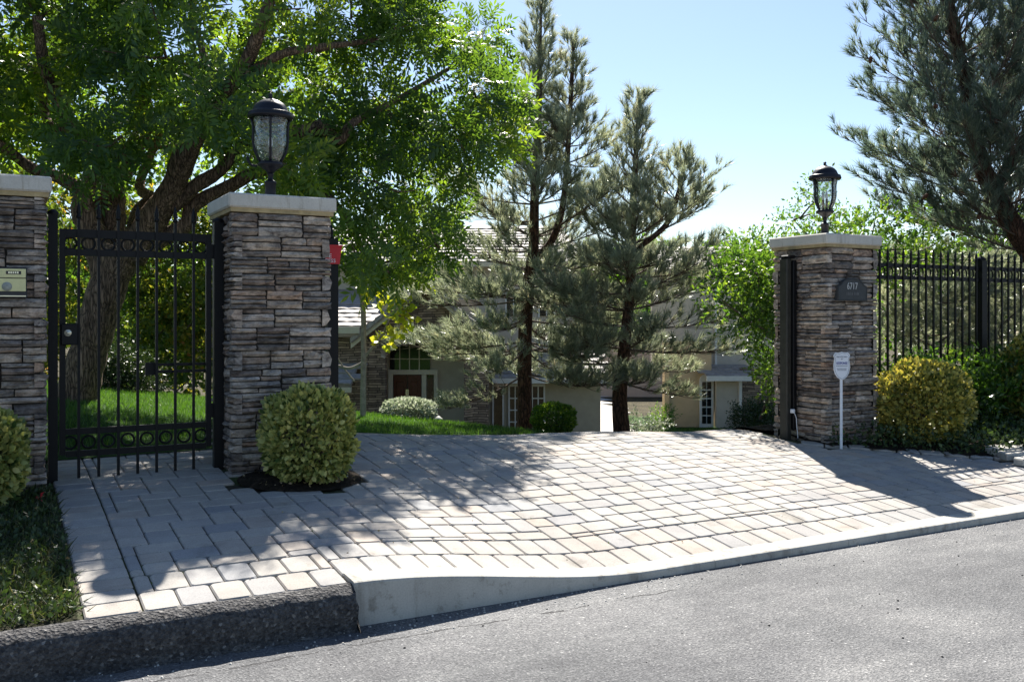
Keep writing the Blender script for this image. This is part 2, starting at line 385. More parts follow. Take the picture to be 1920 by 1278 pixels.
L_BOXY = m_leaf('golden_euonymus_leaf', [(0, (.025, .05, .014)), (.3, (.08, .115, .03)), (.55, (.27, .28, .075)), (.8, (.55, .50, .14)), (1, (.66, .56, .14))], .3, (1.2, 1.1, .5), .35, .45)
L_SHRUB = m_leaf('shrub_leaf', [(0, (.025, .06, .015)), (.5, (.06, .13, .025)), (1, (.16, .23, .045))], .48, (2.3, 2.2, .7), .35, .5)
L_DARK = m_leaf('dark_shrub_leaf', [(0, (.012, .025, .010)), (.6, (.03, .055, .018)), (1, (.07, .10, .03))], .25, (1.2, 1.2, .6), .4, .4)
L_COVER = m_leaf('ground_cover_leaf', [(0, (.018, .035, .014)), (.6, (.05, .085, .028)), (1, (.13, .17, .06))], .3, (1.3, 1.3, .6))
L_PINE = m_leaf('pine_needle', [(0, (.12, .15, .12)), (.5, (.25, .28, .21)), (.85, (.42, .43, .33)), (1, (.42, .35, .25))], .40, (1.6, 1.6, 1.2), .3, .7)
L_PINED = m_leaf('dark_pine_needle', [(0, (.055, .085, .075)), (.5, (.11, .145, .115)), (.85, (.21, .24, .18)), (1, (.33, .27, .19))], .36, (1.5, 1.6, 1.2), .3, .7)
L_GRASS = m_leaf('grass_blade', [(0, (.035, .085, .014)), (.5, (.065, .145, .024)), (1, (.13, .21, .045))], .4, (1.4, 1.5, .6))
L_WEED = m_leaf('weedy_grass', [(0, (.018, .032, .014)), (.55, (.04, .062, .024)), (.8, (.085, .095, .045)), (1, (.30, .26, .18))], .3, (1.3, 1.3, .6))
L_WHITE = m_leaf('pale_leaf', [(0, (.08, .13, .06)), (.4, (.25, .30, .20)), (1, (.62, .64, .56))], .3, (1.1, 1.1, .9))
LITTER = m_leaf('dry_leaf', [(0, (.10, .06, .03)), (.5, (.28, .20, .10)), (.8, (.45, .36, .20)), (1, (.6, .55, .45))], .1)

# ------------------------------------------------------------------ ground heights
def pw(x, pts):
    if x <= pts[0][0]: return pts[0][1]
    for (a, b), (c, d) in zip(pts, pts[1:]):
        if x <= c: return lerp(b, d, (x - a) / (c - a))
    return pts[-1][1]
KY = 4.225                                  # face of the kerb along the street
def front_z(X): return lerp(.205, .042, sstep(1.45, 3.15, X))
def T(X, Y):
    f = front_z(X); P = pw(X, [(.3, .375), (2.2, .388), (3.2, .37), (5.0, .33), (6.2, .272), (6.8, .266), (8.5, .262), (12, .3)])
    t = (Y - 4.37) / 2.63
    if t <= 1: t = max(t, -.05); dr = f + (P - f) * t * (1.25 - .25 * t)
    else:
        e = Y - 7; g = (P - f) * .75 / 2.63; c = lerp(.03, .12, sstep(2.4, 4.2, X))
        dr = P + g * e - c * e * e
    k = sstep(7.6, 9.0, Y)
    if k <= 0: return dr
    d = depth(X, Y)
    la = .66 - .114 * min(max(X, 0.0), 12.0) - .16 * max(0.0, d - 12.0)
    return lerp(dr, max(la, -2.82), k)
def grid(name, xs, ys, zf, mat, inside=None, parent=None):
    idx = {}; vs = []; fs = []
    def vid(i, j):
        if (i, j) not in idx: idx[(i, j)] = len(vs); vs.append((xs[i], ys[j], zf(xs[i], ys[j])))
        return idx[(i, j)]
    for i in range(len(xs) - 1):
        for j in range(len(ys) - 1):
            if inside and not inside((xs[i] + xs[i + 1]) / 2, (ys[j] + ys[j + 1]) / 2): continue
            fs.append((vid(i, j), vid(i + 1, j), vid(i + 1, j + 1), vid(i, j + 1)))
    me = bpy.data.meshes.new(name); me.from_pydata(vs, [], fs); me.update()
    me.polygons.foreach_set('use_smooth', [True] * len(fs))
    return obj(name, me, mat, parent)
def rng(a, b, n): return [a + (b - a) * i / n for i in range(n + 1)]

xs = rng(-90, -6, 14)[:-1] + rng(-6, 16, 74)[:-1] + rng(16, 60, 22)[:-1] + rng(60, 200, 10)
ys = rng(4.36, 14, 48)[:-1] + rng(14, 60, 34)[:-1] + rng(60, 260, 14)
setp(grid('ground', xs, ys, lambda x, y: T(x, y) - .035, SOIL), kind='structure')

# road: one sheet in front of the kerb, reaching far both ways and behind the camera
setp(grid('road', rng(-150, 150, 30), rng(-150, 4.30, 30), lambda x, y: 0.0, ASPH), kind='structure')

# asphalt berm kerb left of the drive
def berm():
    prof = [(4.12, -.01), (4.178, .012), (4.166, .06), (4.165, .115), (4.178, .158), (4.208, .186), (4.25, .198), (4.262, .196), (4.30, .19), (4.40, .15)]
    n = 260; vs = []; fs = []; m = len(prof); rr = random.Random(3)
    for i in range(n + 1):
        x = -9 + (1.452 + 9) * i / n; s = 1.0
        for j, (y, z) in enumerate(prof):
            k = .007 if 1 <= j <= 6 else .002
            e = sstep(1.452, 1.36, x) if x > 1.36 else 1.0
            vs.append((x + rr.uniform(-.006, .006), y + rr.uniform(-k, k), z + rr.uniform(-k, k) * .8 - (1 - e) * .012 * (j in (4, 5, 6))))
    for i in range(n):
        for j in range(m - 1):
            a = i * m + j; fs.append((a, a + m, a + m + 1, a + 1))
    fs.append(tuple(range(n * m, n * m + m)))
    me = bpy.data.meshes.new('asphalt_kerb'); me.from_pydata(vs, [], fs); me.update()
    me.polygons.foreach_set('use_smooth', [True] * len(fs))
    return obj('asphalt_kerb', me, BERM)
setp(berm(), kind='structure')

# concrete kerb: sloping nose, then low segments with joints
kerb = bpy.data.objects.new('concrete_kerb', None); COL.objects.link(kerb); setp(kerb, kind='structure')
def kerb_seg(x0, x1, n):
    m = MB(); rows = []
    prof0 = []
    for i in range(n + 1):
        x = lerp(x0, x1, i / n); h = front_z(x) + .004
        rows.append([(x, KY, -.03), (x, KY, h - .012), (x, KY + .004, h - .004), (x, KY + .014, h), (x, KY + .148, h + .006), (x, KY + .152, h - .06)])
    vs = [p for r in rows for p in r]; k = 6; fs = []
    for i in range(n):
        for j in range(k - 1):
            a = i * k + j; fs.append((a, a + k, a + k + 1, a + 1))
    fs.append(tuple(range(k))); fs.append(tuple(range(n * k, n * k + k)))
    m.add(vs, fs); return m.build('kerb_segment', CONC, kerb)
edges = [1.456, 3.62] + [3.62 + 1.08 * i for i in range(1, 9)]
for a, b in zip(edges, edges[1:]): kerb_seg(a + .0015, b - .0015, 24 if a < 2 else 6)

# ------------------------------------------------------------------ driveway of pavers
U = .0765
RB = [(6.72, 6.46), (6.95, 6.25), (7.19, 6.03), (7.7, 5.63), (8.16, 5.32), (8.8, 4.97), (9.6, 4.60), (10.4, 4.40)]
def right_edge(X): return pw(X, RB) if X >= RB[0][0] else 99
BEDC = (1.80, 6.33)
def in_bed(X, Y): return ((X - BEDC[0]) / .40) ** 2 + ((Y - BEDC[1]) / .365) ** 2 < 1 and Y < 6.7
PIL = {'mid': (1.375, 6.569), 'right': (6.834, 6.404), 'left': (.296 - .76, 6.57)}   # front left corner of each cap
def in_pillar(X, Y):
    for x, y in PIL.values():
        if x + .09 < X < x + .67 and y + .09 < Y < y + .67: return True
    return False
def left_edge(Y): return .31 if Y < 7.7 else pw(Y, [(7.7, .31), (7.71, 2.4), (8.3, 2.9), (10.2, 6.2)])
def in_drive(X, Y):
    if in_bed(X, Y) or in_pillar(X, Y): return False
    if Y > 7.65 and X < left_edge(Y): return False
    if X > 6.72: return Y < right_edge(X)
    if Y > 6.45 and X > 6.78: return False
    return X > .31 and Y < 9.6
drive = grid('driveway', rng(.29, 10.2, 90), rng(4.24, 9.6, 60), lambda x, y: T(x, y) - .014, SAND,
             lambda x, y: (x > .31 and (y < 7.62 or x > left_edge(y)) and (x < 6.8 or y < right_edge(x)) and (x < 1.44 or y > 4.37)))
setp(drive, kind='structure')
PC = {}
def paver_mesh(w, h):
    key = (round(w * 200), round(h * 200))
    if key in PC: return PC[key]
    w, h = key[0] / 200 - .0065, key[1] / 200 - .0065
    c = min(.013, w * .2, h * .2)
    def ring(ins, z):
        a, b = w / 2 - ins, h / 2 - ins; cc = c
        return [(-a + cc, -b, z), (a - cc, -b, z), (a, -b + cc, z), (a, b - cc, z), (a - cc, b, z), (-a + cc, b, z), (-a, b - cc, z), (-a, -b + cc, z)]
    vs = ring(0, -.045) + ring(0, -.007) + ring(.006, 0)
    fs = []
    for r in (0, 8):
        for k in range(8): k2 = (k + 1) % 8; fs.append((r + k, r + k2, r + 8 + k2, r + 8 + k))
    fs.append(tuple(range(16, 24)))
    me = bpy.data.meshes.new('paver'); me.from_pydata(vs, [], fs); me.update(); me.materials.append(PAVER)
    PC[key] = me; return me
plist = []                                                  # (x, y, w, h, angle)
# courses along the kerb
x = .545
for x0, x1, y0 in ((.545, 1.45, 4.272), (1.45, 10.3, 4.379)):
    n = int(round((x1 - x0) / (2 * U)));
    for r in range(2):
        off = 0 if r == 0 else U
        for i in range(-1, n + 1):
            a = max(x0, x0 + i * 2 * U + off); b = min(x1, x0 + (i + 1) * 2 * U + off)
            if b - a > .03: plist.append(((a + b) / 2, y0 + .23 * (r + .5), b - a, .23, 0))
Y0F = lambda X: 4.735 if X < 1.45 else 4.842
# header course along the left edge
y = 4.272
while y < 7.6: plist.append((.31 + .1165, y + U, .23, 2 * U, 0)); y += 2 * U
# field
pp, q = 16, 7
for k in range(-5, 80):
    for m in range(-50, 24):
        ox = m * pp + k * q; oy = k
        for (px, py, w, h) in ((0, 0, 3, 2), (3, 0, 2, 3), (14, 0, 2, 2)):
            x0, x1 = .38 + (ox + px) * U, .38 + (ox + px + w) * U
            y0, y1 = 4.6675 + (oy + py) * U, 4.6675 + (oy + py + h) * U
            if x1 < .2 or x0 > 10.2 or y1 < 4.5 or y0 > 9.5: continue
            x0 = max(x0, .543); y0 = max(y0, Y0F((x0 + x1) / 2))
            if x1 - x0 < .02 or y1 - y0 < .02: continue
            plist.append(((x0 + x1) / 2, (y0 + y1) / 2, x1 - x0, y1 - y0, 0))
plist = [p for p in plist if in_drive(p[0], p[1])]
# tumbled edging along the curved right side
acc = 0; nxt = 0
for (a, b), (c, d) in zip(RB, RB[1:]):
    L = math.hypot(c - a, d - b)
    while nxt < acc + L:
        t = (nxt - acc) / L; plist.append((lerp(a, c, t) + .05, lerp(b, d, t) + .06, .205, .16, math.atan2(d - b, c - a))); nxt += .21
    acc += L
def paver_matrix(p, rr, lift=0.0):
    X, Y, w, h, a = p; e = .06
    nx = -(T(X + e, Y) - T(X - e, Y)) / (2 * e) + rr.uniform(-.008, .008); ny = -(T(X, Y + e) - T(X, Y - e)) / (2 * e) + rr.uniform(-.008, .008)
    nz = Vector((nx, ny, 1)).normalized(); tx = Vector((math.cos(a), math.sin(a), 0)); tx = (tx - nz * tx.dot(nz)).normalized(); ty = nz.cross(tx)
    M = Matrix((tx, ty, nz)).transposed().to_4x4(); M.translation = (X, Y, T(X, Y) + rr.uniform(-.0016, .0016) + lift); return M
def screen(X, Y, Z):
    x = X * CA - Y * SA; d = X * SA + Y * CA; return 960 + FPX * x / d, HORIZ - FPX * (Z - EYE) / d, d
rr = random.Random(11); vis = []; rest = []
for p in plist:
    u, v, d = screen(p[0], p[1], T(p[0], p[1]))
    hid = (430 < u < 660 and v < 905) or not (0 < u < 1920)
    (rest if hid else vis).append((d, p))
vis.sort(key=lambda q: q[0]); rest += vis[300:]
for d, p in vis[:300]:
    o = obj('paver', paver_mesh(p[2], p[3]), None, drive); o.matrix_world = paver_matrix(p, rr, .012 if p[4] else 0)
vs = []; fs = []; rv = []
for d, p in rest:
    me = paver_mesh(p[2], p[3]); M = paver_matrix(p, rr, .012 if p[4] else 0); n = len(vs); q = rr.random()
    vs += [tuple(M @ w.co) for w in me.vertices]; rv += [q] * len(me.vertices)
    fs += [tuple(i + n for i in f.vertices) for f in me.polygons]
me = bpy.data.meshes.new('paver_mass'); me.from_pydata(vs, [], fs); me.update()
a = me.attributes.new('rnd', 'FLOAT', 'POINT'); a.data.foreach_set('value', rv)
setp(obj('paver_mass', me, PAVERF, drive), kind='stuff')

# ------------------------------------------------------------------ beds, lawns, far paving
def bump2(x, y): return .012 * math.sin(x * 9.1 + y * 3) + .012 * math.sin(y * 11.3 - x * 4)
def disc(name, c, rx, ry, mat, lift, n=28, rings=5, y1=99):
    vs = [(c[0], c[1], T(*c) + lift + .02)]; fs = []
    for r in range(1, rings + 1):
        for k in range(n):
            a = 2 * math.pi * k / n; t = r / rings
            X = c[0] + rx * t * math.cos(a); Y = min(y1, c[1] + ry * t * math.sin(a))
            vs.append((X, Y, T(X, Y) + (lift + bump2(X, Y) if r < rings else .004)))
    for k in range(n): fs.append((0, 1 + k, 1 + (k + 1) % n))
    for r in range(rings - 1):
        for k in range(n):
            k2 = (k + 1) % n; fs.append((1 + r * n + k, 1 + (r + 1) * n + k, 1 + (r + 1) * n + k2, 1 + r * n + k2))
    me = bpy.data.meshes.new(name); me.from_pydata(vs, [], fs); me.update(); me.polygons.foreach_set('use_smooth', [True] * len(fs))
    return setp(obj(name, me, mat), kind='structure')
disc('mulch_bed', BEDC, .415, .38, MULCH, .025)
def in_right_bed(x, y): return x > 6.86 and y > right_edge(x) + .02 and y < 12
setp(grid('planting_bed', rng(6.7, 14.5, 60), rng(4.4, 9.0, 50), lambda x, y: T(x, y) + .012 + .6 * bump2(x, y), MULCH, in_right_bed), kind='structure')
def in_left_patch(x, y): return x < .30 and y < 6.6
setp(grid('verge', rng(-9, .298, 60), rng(4.27, 7.6, 26), lambda x, y: T(x, y) - .012 + .5 * bump2(x, y), m_ground('verge_soil', (.018, .020, .012), (.035, .035, .02), (.07, .055, .035), 12), None), kind='structure')
def in_lawn(x, y):
    if y < 7.62: return False
    return x < left_edge(y) - .02 and depth(x, y) < 30 and x > -14
lawn = setp(grid('lawn', rng(-14, 12, 80), rng(7.62, 30, 70), lambda x, y: T(x, y) + .006, LAWN, in_lawn), kind='structure')
setp(grid('far_lawn', rng(8, 60, 60), rng(20, 46, 40), lambda x, y: T(x, y) + .03, LAWN,
     lambda x, y: 4.6 < x * CA - y * SA < 14 and 26 < depth(x, y) < 40), kind='structure')
setp(grid('courtyard', rng(5, 70, 70), rng(22, 70, 60), lambda x, y: -2.82 + .012, COURT,
     lambda x, y: -2 < x * CA - y * SA < 4.8 and 32 < depth(x, y) < 52), kind='structure')

# ------------------------------------------------------------------ text helper
def text_mesh(txt, size, depth_=.001, font_shear=0.0):
    cu = bpy.data.curves.new('lettering', 'FONT'); cu.body = txt; cu.size = size; cu.extrude = depth_; cu.align_x = 'CENTER'; cu.align_y = 'CENTER'; cu.resolution_u = 3
    o = bpy.data.objects.new('lettering', cu); COL.objects.link(o)
    me = bpy.data.meshes.new_from_object(o.evaluated_get(bpy.context.evaluated_depsgraph_get()))
    bpy.data.objects.remove(o); bpy.data.curves.remove(cu)
    return me
def letter(name, txt, size, mat, parent, loc, sx=1.0, depth_=.001):
    me = text_mesh(txt, size, depth_); me.materials.clear(); me.materials.append(mat)
    o = obj(name, me, None, parent, loc); o.rotation_euler = (R(90), 0, 0); o.scale = (sx, 1, 1); return o

# ------------------------------------------------------------------ stone pillars
def stone_templates(n=14):
    out = []
    for q in range(n):
        rr = random.Random(100 + q); cx = [-.5, -.27, 0, .27, .5]; cz = [-.5, 0, .5]; vs = []
        for j in range(3):
            for i in range(5):
                e = (i in (0, 4)) + (j in (0, 2))
                y = rr.uniform(-.12, .16) + (.14, .30, .50)[e] * .8
                x = cx[i] + (rr.uniform(-.03, .03) if 0 < i < 4 else rr.uniform(0, .035) * (1 if i == 0 else -1))
                z = cz[j] + (rr.uniform(-.1, .1) if j == 1 else rr.uniform(0, .12) * (1 if j == 0 else -1))
                vs.append((x, y, z))
        back = [(-.49, 1, -.48), (.49, 1, -.48), (.49, 1, .48), (-.49, 1, .48)]
        b0 = 15; ring = [0, 1, 2, 3, 4, 9, 14, 13, 12, 11, 10, 5]
        vs += back; fs = []
        for j in range(2):
            for i in range(4): a = j * 5 + i; fs.append((a, a + 1, a + 6, a + 5))
        fs += [(1, 0, b0), (2, 1, b0), (2, b0, b0 + 1), (3, 2, b0 + 1), (4, 3, b0 + 1), (9, 4, b0 + 1), (9, b0 + 1, b0 + 2), (14, 9, b0 + 2),
               (13, 14, b0 + 2), (12, 13, b0 + 2), (12, b0 + 2, b0 + 3), (11, 12, b0 + 3), (10, 11, b0 + 3), (5, 10, b0 + 3), (5, b0 + 3, b0), (0, 5, b0)]
        m = MB(); m.add(vs, fs); me = m.mesh('stone'); me.materials.append(STONE); out.append(me)
    return out
STPL = stone_templates()
MORTAR = m_plain('mortar', (.045, .040, .036), .95, .1, .3, 30)
BAND = m_plain('mortar_band', (.40, .31, .17), .9, .1, .25, 18)
def pillar(key, ztop, label, seed, fine):
    cx, cy = PIL[key]; c = (cx + .38, cy + .38); zb = min(T(c[0] + a, c[1] + b) for a in (-.35, .35) for b in (-.35, .35)) - .04
    t = thing('stone_pillar', label, 'pillar', (c[0], c[1], zb), 'stone gate pillars'); H = ztop - zb; W = .712
    MB().box(-.315, .315, -.315, .315, 0, H - .12).build('core', MORTAR, t)
    MB().box(-.362, .362, -.362, .362, H - .128, H - .094).build('mortar_band', BAND, t)
    MB().box(-.38, .38, -.38, .38, H - .099, H, .011).build('cap', CAP, t)
    rr = random.Random(seed); z = 0.0; zt = H - .13; bands = []
    while z < zt - .03:
        h = rr.choice((.115, .13, .145, .16)); h = h if zt - z - h > .07 else zt - z
        bands.append((z, h)); z += h
    n = 0
    for ci, (z, h) in reversed(list(enumerate(bands))):
        for fi in range(4):
            own = (ci + fi) % 2 == 0; a = 0.0 if own else .068; b = W if own else W - .068
            x = a; segs = []; fn = fi in fine
            while x < b - .01:
                L = rr.uniform(.17, .36) if fn else rr.uniform(.34, .5)
                if b - (x + L) < .13: L = b - x
                segs.append((x, L)); x += L
            for x, L in segs:
                k = 1 if not fn else rr.choice((3, 3, 3, 4, 4) if h > .14 else (2, 3, 3, 3, 4))
                cuts = [rr.uniform(.7, 1.35) for _ in range(k)]; tot = sum(cuts); zz = z
                for q in cuts:
                    hh = h * q / tot; parts = [(x, L)]
                    if fn and L > .26 and rr.random() < .2: e = rr.uniform(.35, .65); parts = [(x, L * e), (x + L * e, L * (1 - e))]
                    for px, pL in parts:
                        if n >= 299: break
                        pr = rr.uniform(-.010, .017); dep = .078; o = obj('stone', rr.choice(STPL), None, t); n += 1
                        a2 = fi * math.pi / 2; lx = px + pL / 2 - W / 2; ly = -(W / 2) - pr - .004
                        o.location = (lx * math.cos(a2) - ly * math.sin(a2), lx * math.sin(a2) + ly * math.cos(a2), zz + hh / 2)
                        o.rotation_euler = (rr.uniform(-.05, .05), rr.uniform(-.012, .012), a2); o.scale = (pL - .003, dep + pr, hh - .003)
                    zz += hh
    print('PILLAR', key, n)
    return t, c, H + zb
pm, cm, zm = pillar('mid', 2.288, 'broad stacked-stone pillar between the walk gate and the driveway, lantern on top', 21, (0, 3))
pr_, cr, zr = pillar('right', 2.225, 'stacked-stone pillar on the right of the driveway, carrying the house number plaque', 22, (0, 3))
pl, cl, zl = pillar('left', 2.316, 'stacked-stone pillar cut by the left picture edge, carrying the intercom', 23, (0, 1))

# ------------------------------------------------------------------ lanterns
def lantern(c, z, s, rot, label, hook):
    t = thing('post_lantern', label, 'lantern', (c[0], c[1], z), 'lanterns on the gate pillars', rot); t.scale = (s, s, s)
    MB().lathe([(.001, .0), (.045, .0), (.045, .012), (.040, .02), (.040, .125), (.044, .13), (.044, .142), (.034, .150), (.020, .156), (.018, .185), (.026, .195), (.022, .205), (.001, .207)], 20).build('base', BRONZE, t)
    b = MB().lathe([(.001, .203), (.024, .205), (.034, .222), (.070, .248), (.094, .262), (.094, .274), (.082, .290), (.001, .291)], 28).build('bowl', BRONZE, t)
    gp = [(.066, .29), (.082, .315), (.104, .36), (.117, .41), (.121, .45), (.119, .50), (.120, .545), (.127, .585), (.135, .618)]
    MB().lathe(gp + [(r - .004, z_) for r, z_ in gp[::-1]], 40).build('glass', GLASS, t)
    for k in range(4):
        a = k * math.pi / 2; m = MB()
        m.tube([Vector(((r + .006) * math.cos(a), (r + .006) * math.sin(a), q)) for r, q in gp], .010, 6); m.build('rib', BRONZE, t)
    rf = MB().lathe([(.128, .612), (.160, .612), (.168, .622), (.168, .634), (.160, .640), (.164, .648), (.160, .656), (.138, .662), (.132, .675), (.120, .702), (.098, .728), (.066, .747), (.034, .756), (.026, .762), (.001, .763)], 32).build('roof', BRONZE, t)
    MB().lathe([(.010, .760), (.024, .768), (.010, .776), (.018, .788), (.012, .800), (.001, .808)], 14).build('finial', BRONZE, rf)
    for dx in (-.028, .028):
        MB().lathe([(.013, .29), (.013, .40), (.011, .402), (.001, .403)], 10, (dx, 0, 0)).build('candle_sleeve', BRONZE, t)
        MB().lathe([(.008, .40), (.016, .425), (.015, .45), (.006, .485), (.001, .495)], 12, (dx, 0, 0)).build('bulb', BULB, t)
    if hook:
        pts = crom([(-.10 * CA, .10 * SA, .262), (-.14 * CA, .14 * SA, .268), (-.165 * CA, .165 * SA, .30), (-.172 * CA, .172 * SA, .335)], 4)
        m = MB(); m.tube([Vector(p[:3]) for p in pts], [.010] * (len(pts) - 3) + [.009, .008, .006], 6); o = m.build('scroll', BRONZE, t); o.rotation_euler = (0, 0, -rot)
    return t
lantern(cm, zm, .98, math.atan2(-cm[1], -cm[0]), 'black post lantern on the middle pillar, under the tree crown', True)
lantern(cr, zr, .93, math.atan2(-cr[1], -cr[0]) + R(38), 'black post lantern on the right pillar, standing against open sky', False)

# ------------------------------------------------------------------ iron work
def spear_mesh(s=1.0):
    me = MB().lathe([(.001, 0), (.012 * s, 0), (.017 * s, .010), (.017 * s, .018), (.010 * s, .026), (.016 * s, .042), (.012 * s, .068), (.001, .115)], 8).mesh('finial')
    me.materials.append(IRON); return me
SPEAR = spear_mesh()
def bar_mesh(name, w, z0, z1):
    me = MB().box(-w / 2, w / 2, -w / 2, w / 2, z0, z1).mesh(name); me.materials.append(IRON); return me
def ring_mesh(rx, rz):
    me = MB().torus((0, 0, 0), rx, rz, .0075, 18, 6).mesh('ring'); me.materials.append(IRON); return me
GY = 6.90
def post(x, y, w, z0, z1, label, grp=None, rounded=False):
    t = thing('gate_post', label, 'post', (x, y, z0), grp)
    MB().box(-w / 2, w / 2, -w / 2, w / 2, -.06, z1 - z0 - .02).build('shaft', IRON, t)
    MB().lathe([(w * .62, z1 - z0 - .024), (w * .66, z1 - z0 - .012), (w * .5, z1 - z0), (w * .2, z1 - z0 + .012), (.001, z1 - z0 + .014)], 12).build('cap', IRON, t)
post(.316, GY, .056, T(.316, GY), 2.135, 'slim black gate post beside the intercom pillar')
post(1.372, GY, .066, T(1.372, GY), 2.13, 'slim black gate post against the side of the middle pillar')
g = thing('pedestrian_gate', 'closed black iron walk gate with spear tops and two rows of rings', 'gate', (.36, GY, T(.8, GY)))
z0 = g.location.z
def zz(z): return z - z0
for x in (.012, .945): MB().box(x - .018, x + .018, -.018, .018, zz(.53), zz(2.02)).build('stile', IRON, g)
for a, b in ((1.965, 2.02), (1.845, 1.888), (.662, .702), (.515, .555)): MB().box(.031, .926, -.016, .016, zz(a), zz(b)).build('rail', IRON, g)
PK = bar_mesh('picket', .0175, zz(.375), zz(2.09))
for i in range(7):
    x = .109 + .122 * i; p = obj('picket', PK, None, g, (x, -.0175, 0)); f = obj('finial', SPEAR, None, p, (0, 0, zz(2.09)))
RG = ring_mesh(.040, .040)
for i in range(8):
    x = .048 + .122 * i
    if i in (0, 7): x = .058 if i == 0 else .893
    for z in (1.9265, .6085): obj('ring', RG, None, g, (x, 0, zz(z)))
lb = MB().box(.0, .105, -.05, .03, zz(1.255), zz(1.395), .006).build('lock_box', IRON, g)
m = MB(); m.lathe([(.001, .006), (.007, .006), (.008, .002), (.02, .004), (.023, 0), (.023, -.01)], 18); o = m.build('lock_cylinder', SILVER, lb, (.042, -.05, zz(1.335))); o.rotation_euler = (R(90), 0, 0)
for k, (za, zb_) in enumerate(((1.098, 1.118), (1.050, 1.070))): MB().box(.60, .95, .03, .05, zz(za), zz(zb_)).build('closer_arm', IRON, g)
MB().box(.53, .60, .026, .056, zz(1.04), zz(1.125)).build('closer_bracket', IRON, g)
for z in (.78, 1.90): MB().box(.963, 1.0, -.012, .012, zz(z) - .05, zz(z) + .05).build('hinge', IRON, g)

# driveway gate leaf swung in behind the middle pillar; only its hinge post shows
g2 = thing('driveway_gate', 'open black driveway gate leaf folded back behind the middle pillar', 'gate', (2.335, 7.32, T(2.335, 7.32)), None, R(90))
z0 = g2.location.z
for x, w in ((0, .085), (2.9, .05)): MB().box(x - w / 2, x + w / 2, -.043, .043, .0 if x == 0 else .08, zz(2.06)).build('stile', IRON, g2)
for a, b in ((1.96, 2.02), (1.84, 1.885), (.70, .74), (.52, .56)): MB().box(.043, 2.875, -.016, .016, zz(a), zz(b)).build('rail', IRON, g2)
PK2 = bar_mesh('picket', .0175, .12, zz(2.09))
for i in range(23):
    p = obj('picket', PK2, None, g2, (.11 + .12 * i, -.025, 0)); obj('finial', SPEAR, None, p, (0, 0, zz(2.09)))
obj('finial', SPEAR, None, g2, (0, 0, zz(2.06)))
rs = thing('access_sign', 'small red metal sign with white letters fixed behind the middle pillar', 'sign', (2.272, 7.25, 1.855))
MB().prism([(-.115, 0), (.105, 0), (.125, .145), (-.115, .145)], -.004, .02).build('panel', RED, rs)
MB().prism([(-.115, .138), (.128, .138), (.128, .15), (-.115, .15)], -.016, -.005).build('lip', RED, rs)
letter('lettering', 'FIRE', .044, WHITE, rs, (-.005, -.0062, .062), 1.15); letter('lettering', 'ACCESS', .040, WHITE, rs, (-.004, -.0062, .024), 1.1)
letter('lettering', 'O', .034, WHITE, rs, (-.012, -.0062, .098), 1.0)
kb = thing('key_switch_box', 'small pale yellow switch box under the red sign', 'box', (2.255, 7.262, 1.70))
MB().box(-.045, .04, -.02, .02, 0, .10, .004).build('body', STEEL, kb); MB().box(-.02, .02, -.023, -.02, .03, .06).build('key_plate', SILVER, kb)

# receiver post on the right pillar with its sensor
rp = thing('receiver_post', 'tall dark receiver post against the inner face of the right pillar', 'post', (6.775, 6.86, T(6.8, 6.86)))
h = 2.035 - rp.location.z
MB().box(-.05, .014, -.055, .045, -.05, h - .03, .008).build('shaft', POSTM, rp)
MB().box(.018, .066, -.075, .03, .08, h - .05, .006).build('channel', IRON, rp)
MB().box(-.054, .07, -.079, .049, h - .03, h, .02).build('cap', IRON, rp)
sn = MB().box(-.012, .018, -.10, -.055, .245, .285, .006).build('sensor', WHITE, rp); sn.location = (0, 0, 0)
m = MB(); m.tube([Vector(p[:3]) for p in crom([(.012, -.09, .25), (.03, -.098, .20), (.036, -.098, .13), (.045, -.10, .05), (.05, -.1, 0)], 5)], .004, 6); m.build('cable', WHITE, sn)

# fence right of the pillar
FY = 6.80
def fence_panel(x0, x1, label):
    n = int((x1 - x0) / .116); t = thing('iron_fence', label, 'fence', (x0, FY, T(x0, FY)), 'black iron fence panels'); z0 = t.location.z; L = x1 - x0
    for a, b in ((1.955, 1.992), (1.825, 1.862), (.60, .635)): MB().box(0, L, -.016, .016, a - z0, b - z0).build('rail', IRON, t)
    pk = bar_mesh('picket', .018, .36 - z0, 2.045 - z0); rg = ring_mesh(.036, .046)
    for i in range(n):
        x = (i + .5) * L / n; p = obj('picket', pk, None, t, (x, -.0185, 0)); obj('finial', SPEAR, None, p, (0, 0, 2.045 - z0))
        if i: obj('ring', rg, None, t, (x - .5 * L / n, 0, 1.9085 - z0))
fence_panel(7.58, 9.60, 'black spear-top iron fence panel between the right pillar and the thick fence post')
fence_panel(9.70, 12.6, 'black spear-top iron fence panel cut by the right picture edge')
t = thing('fence_post', 'thick square black iron fence post between the two fence panels', 'post', (9.65, FY, T(9.65, FY)))
MB().box(-.045, .045, -.045, .045, -.05, 1.80).build('shaft', IRON, t); MB().lathe([(.06, 1.8), (.064, 1.815), (.03, 1.84), (.001, 1.85)], 4).build('cap', IRON, t)

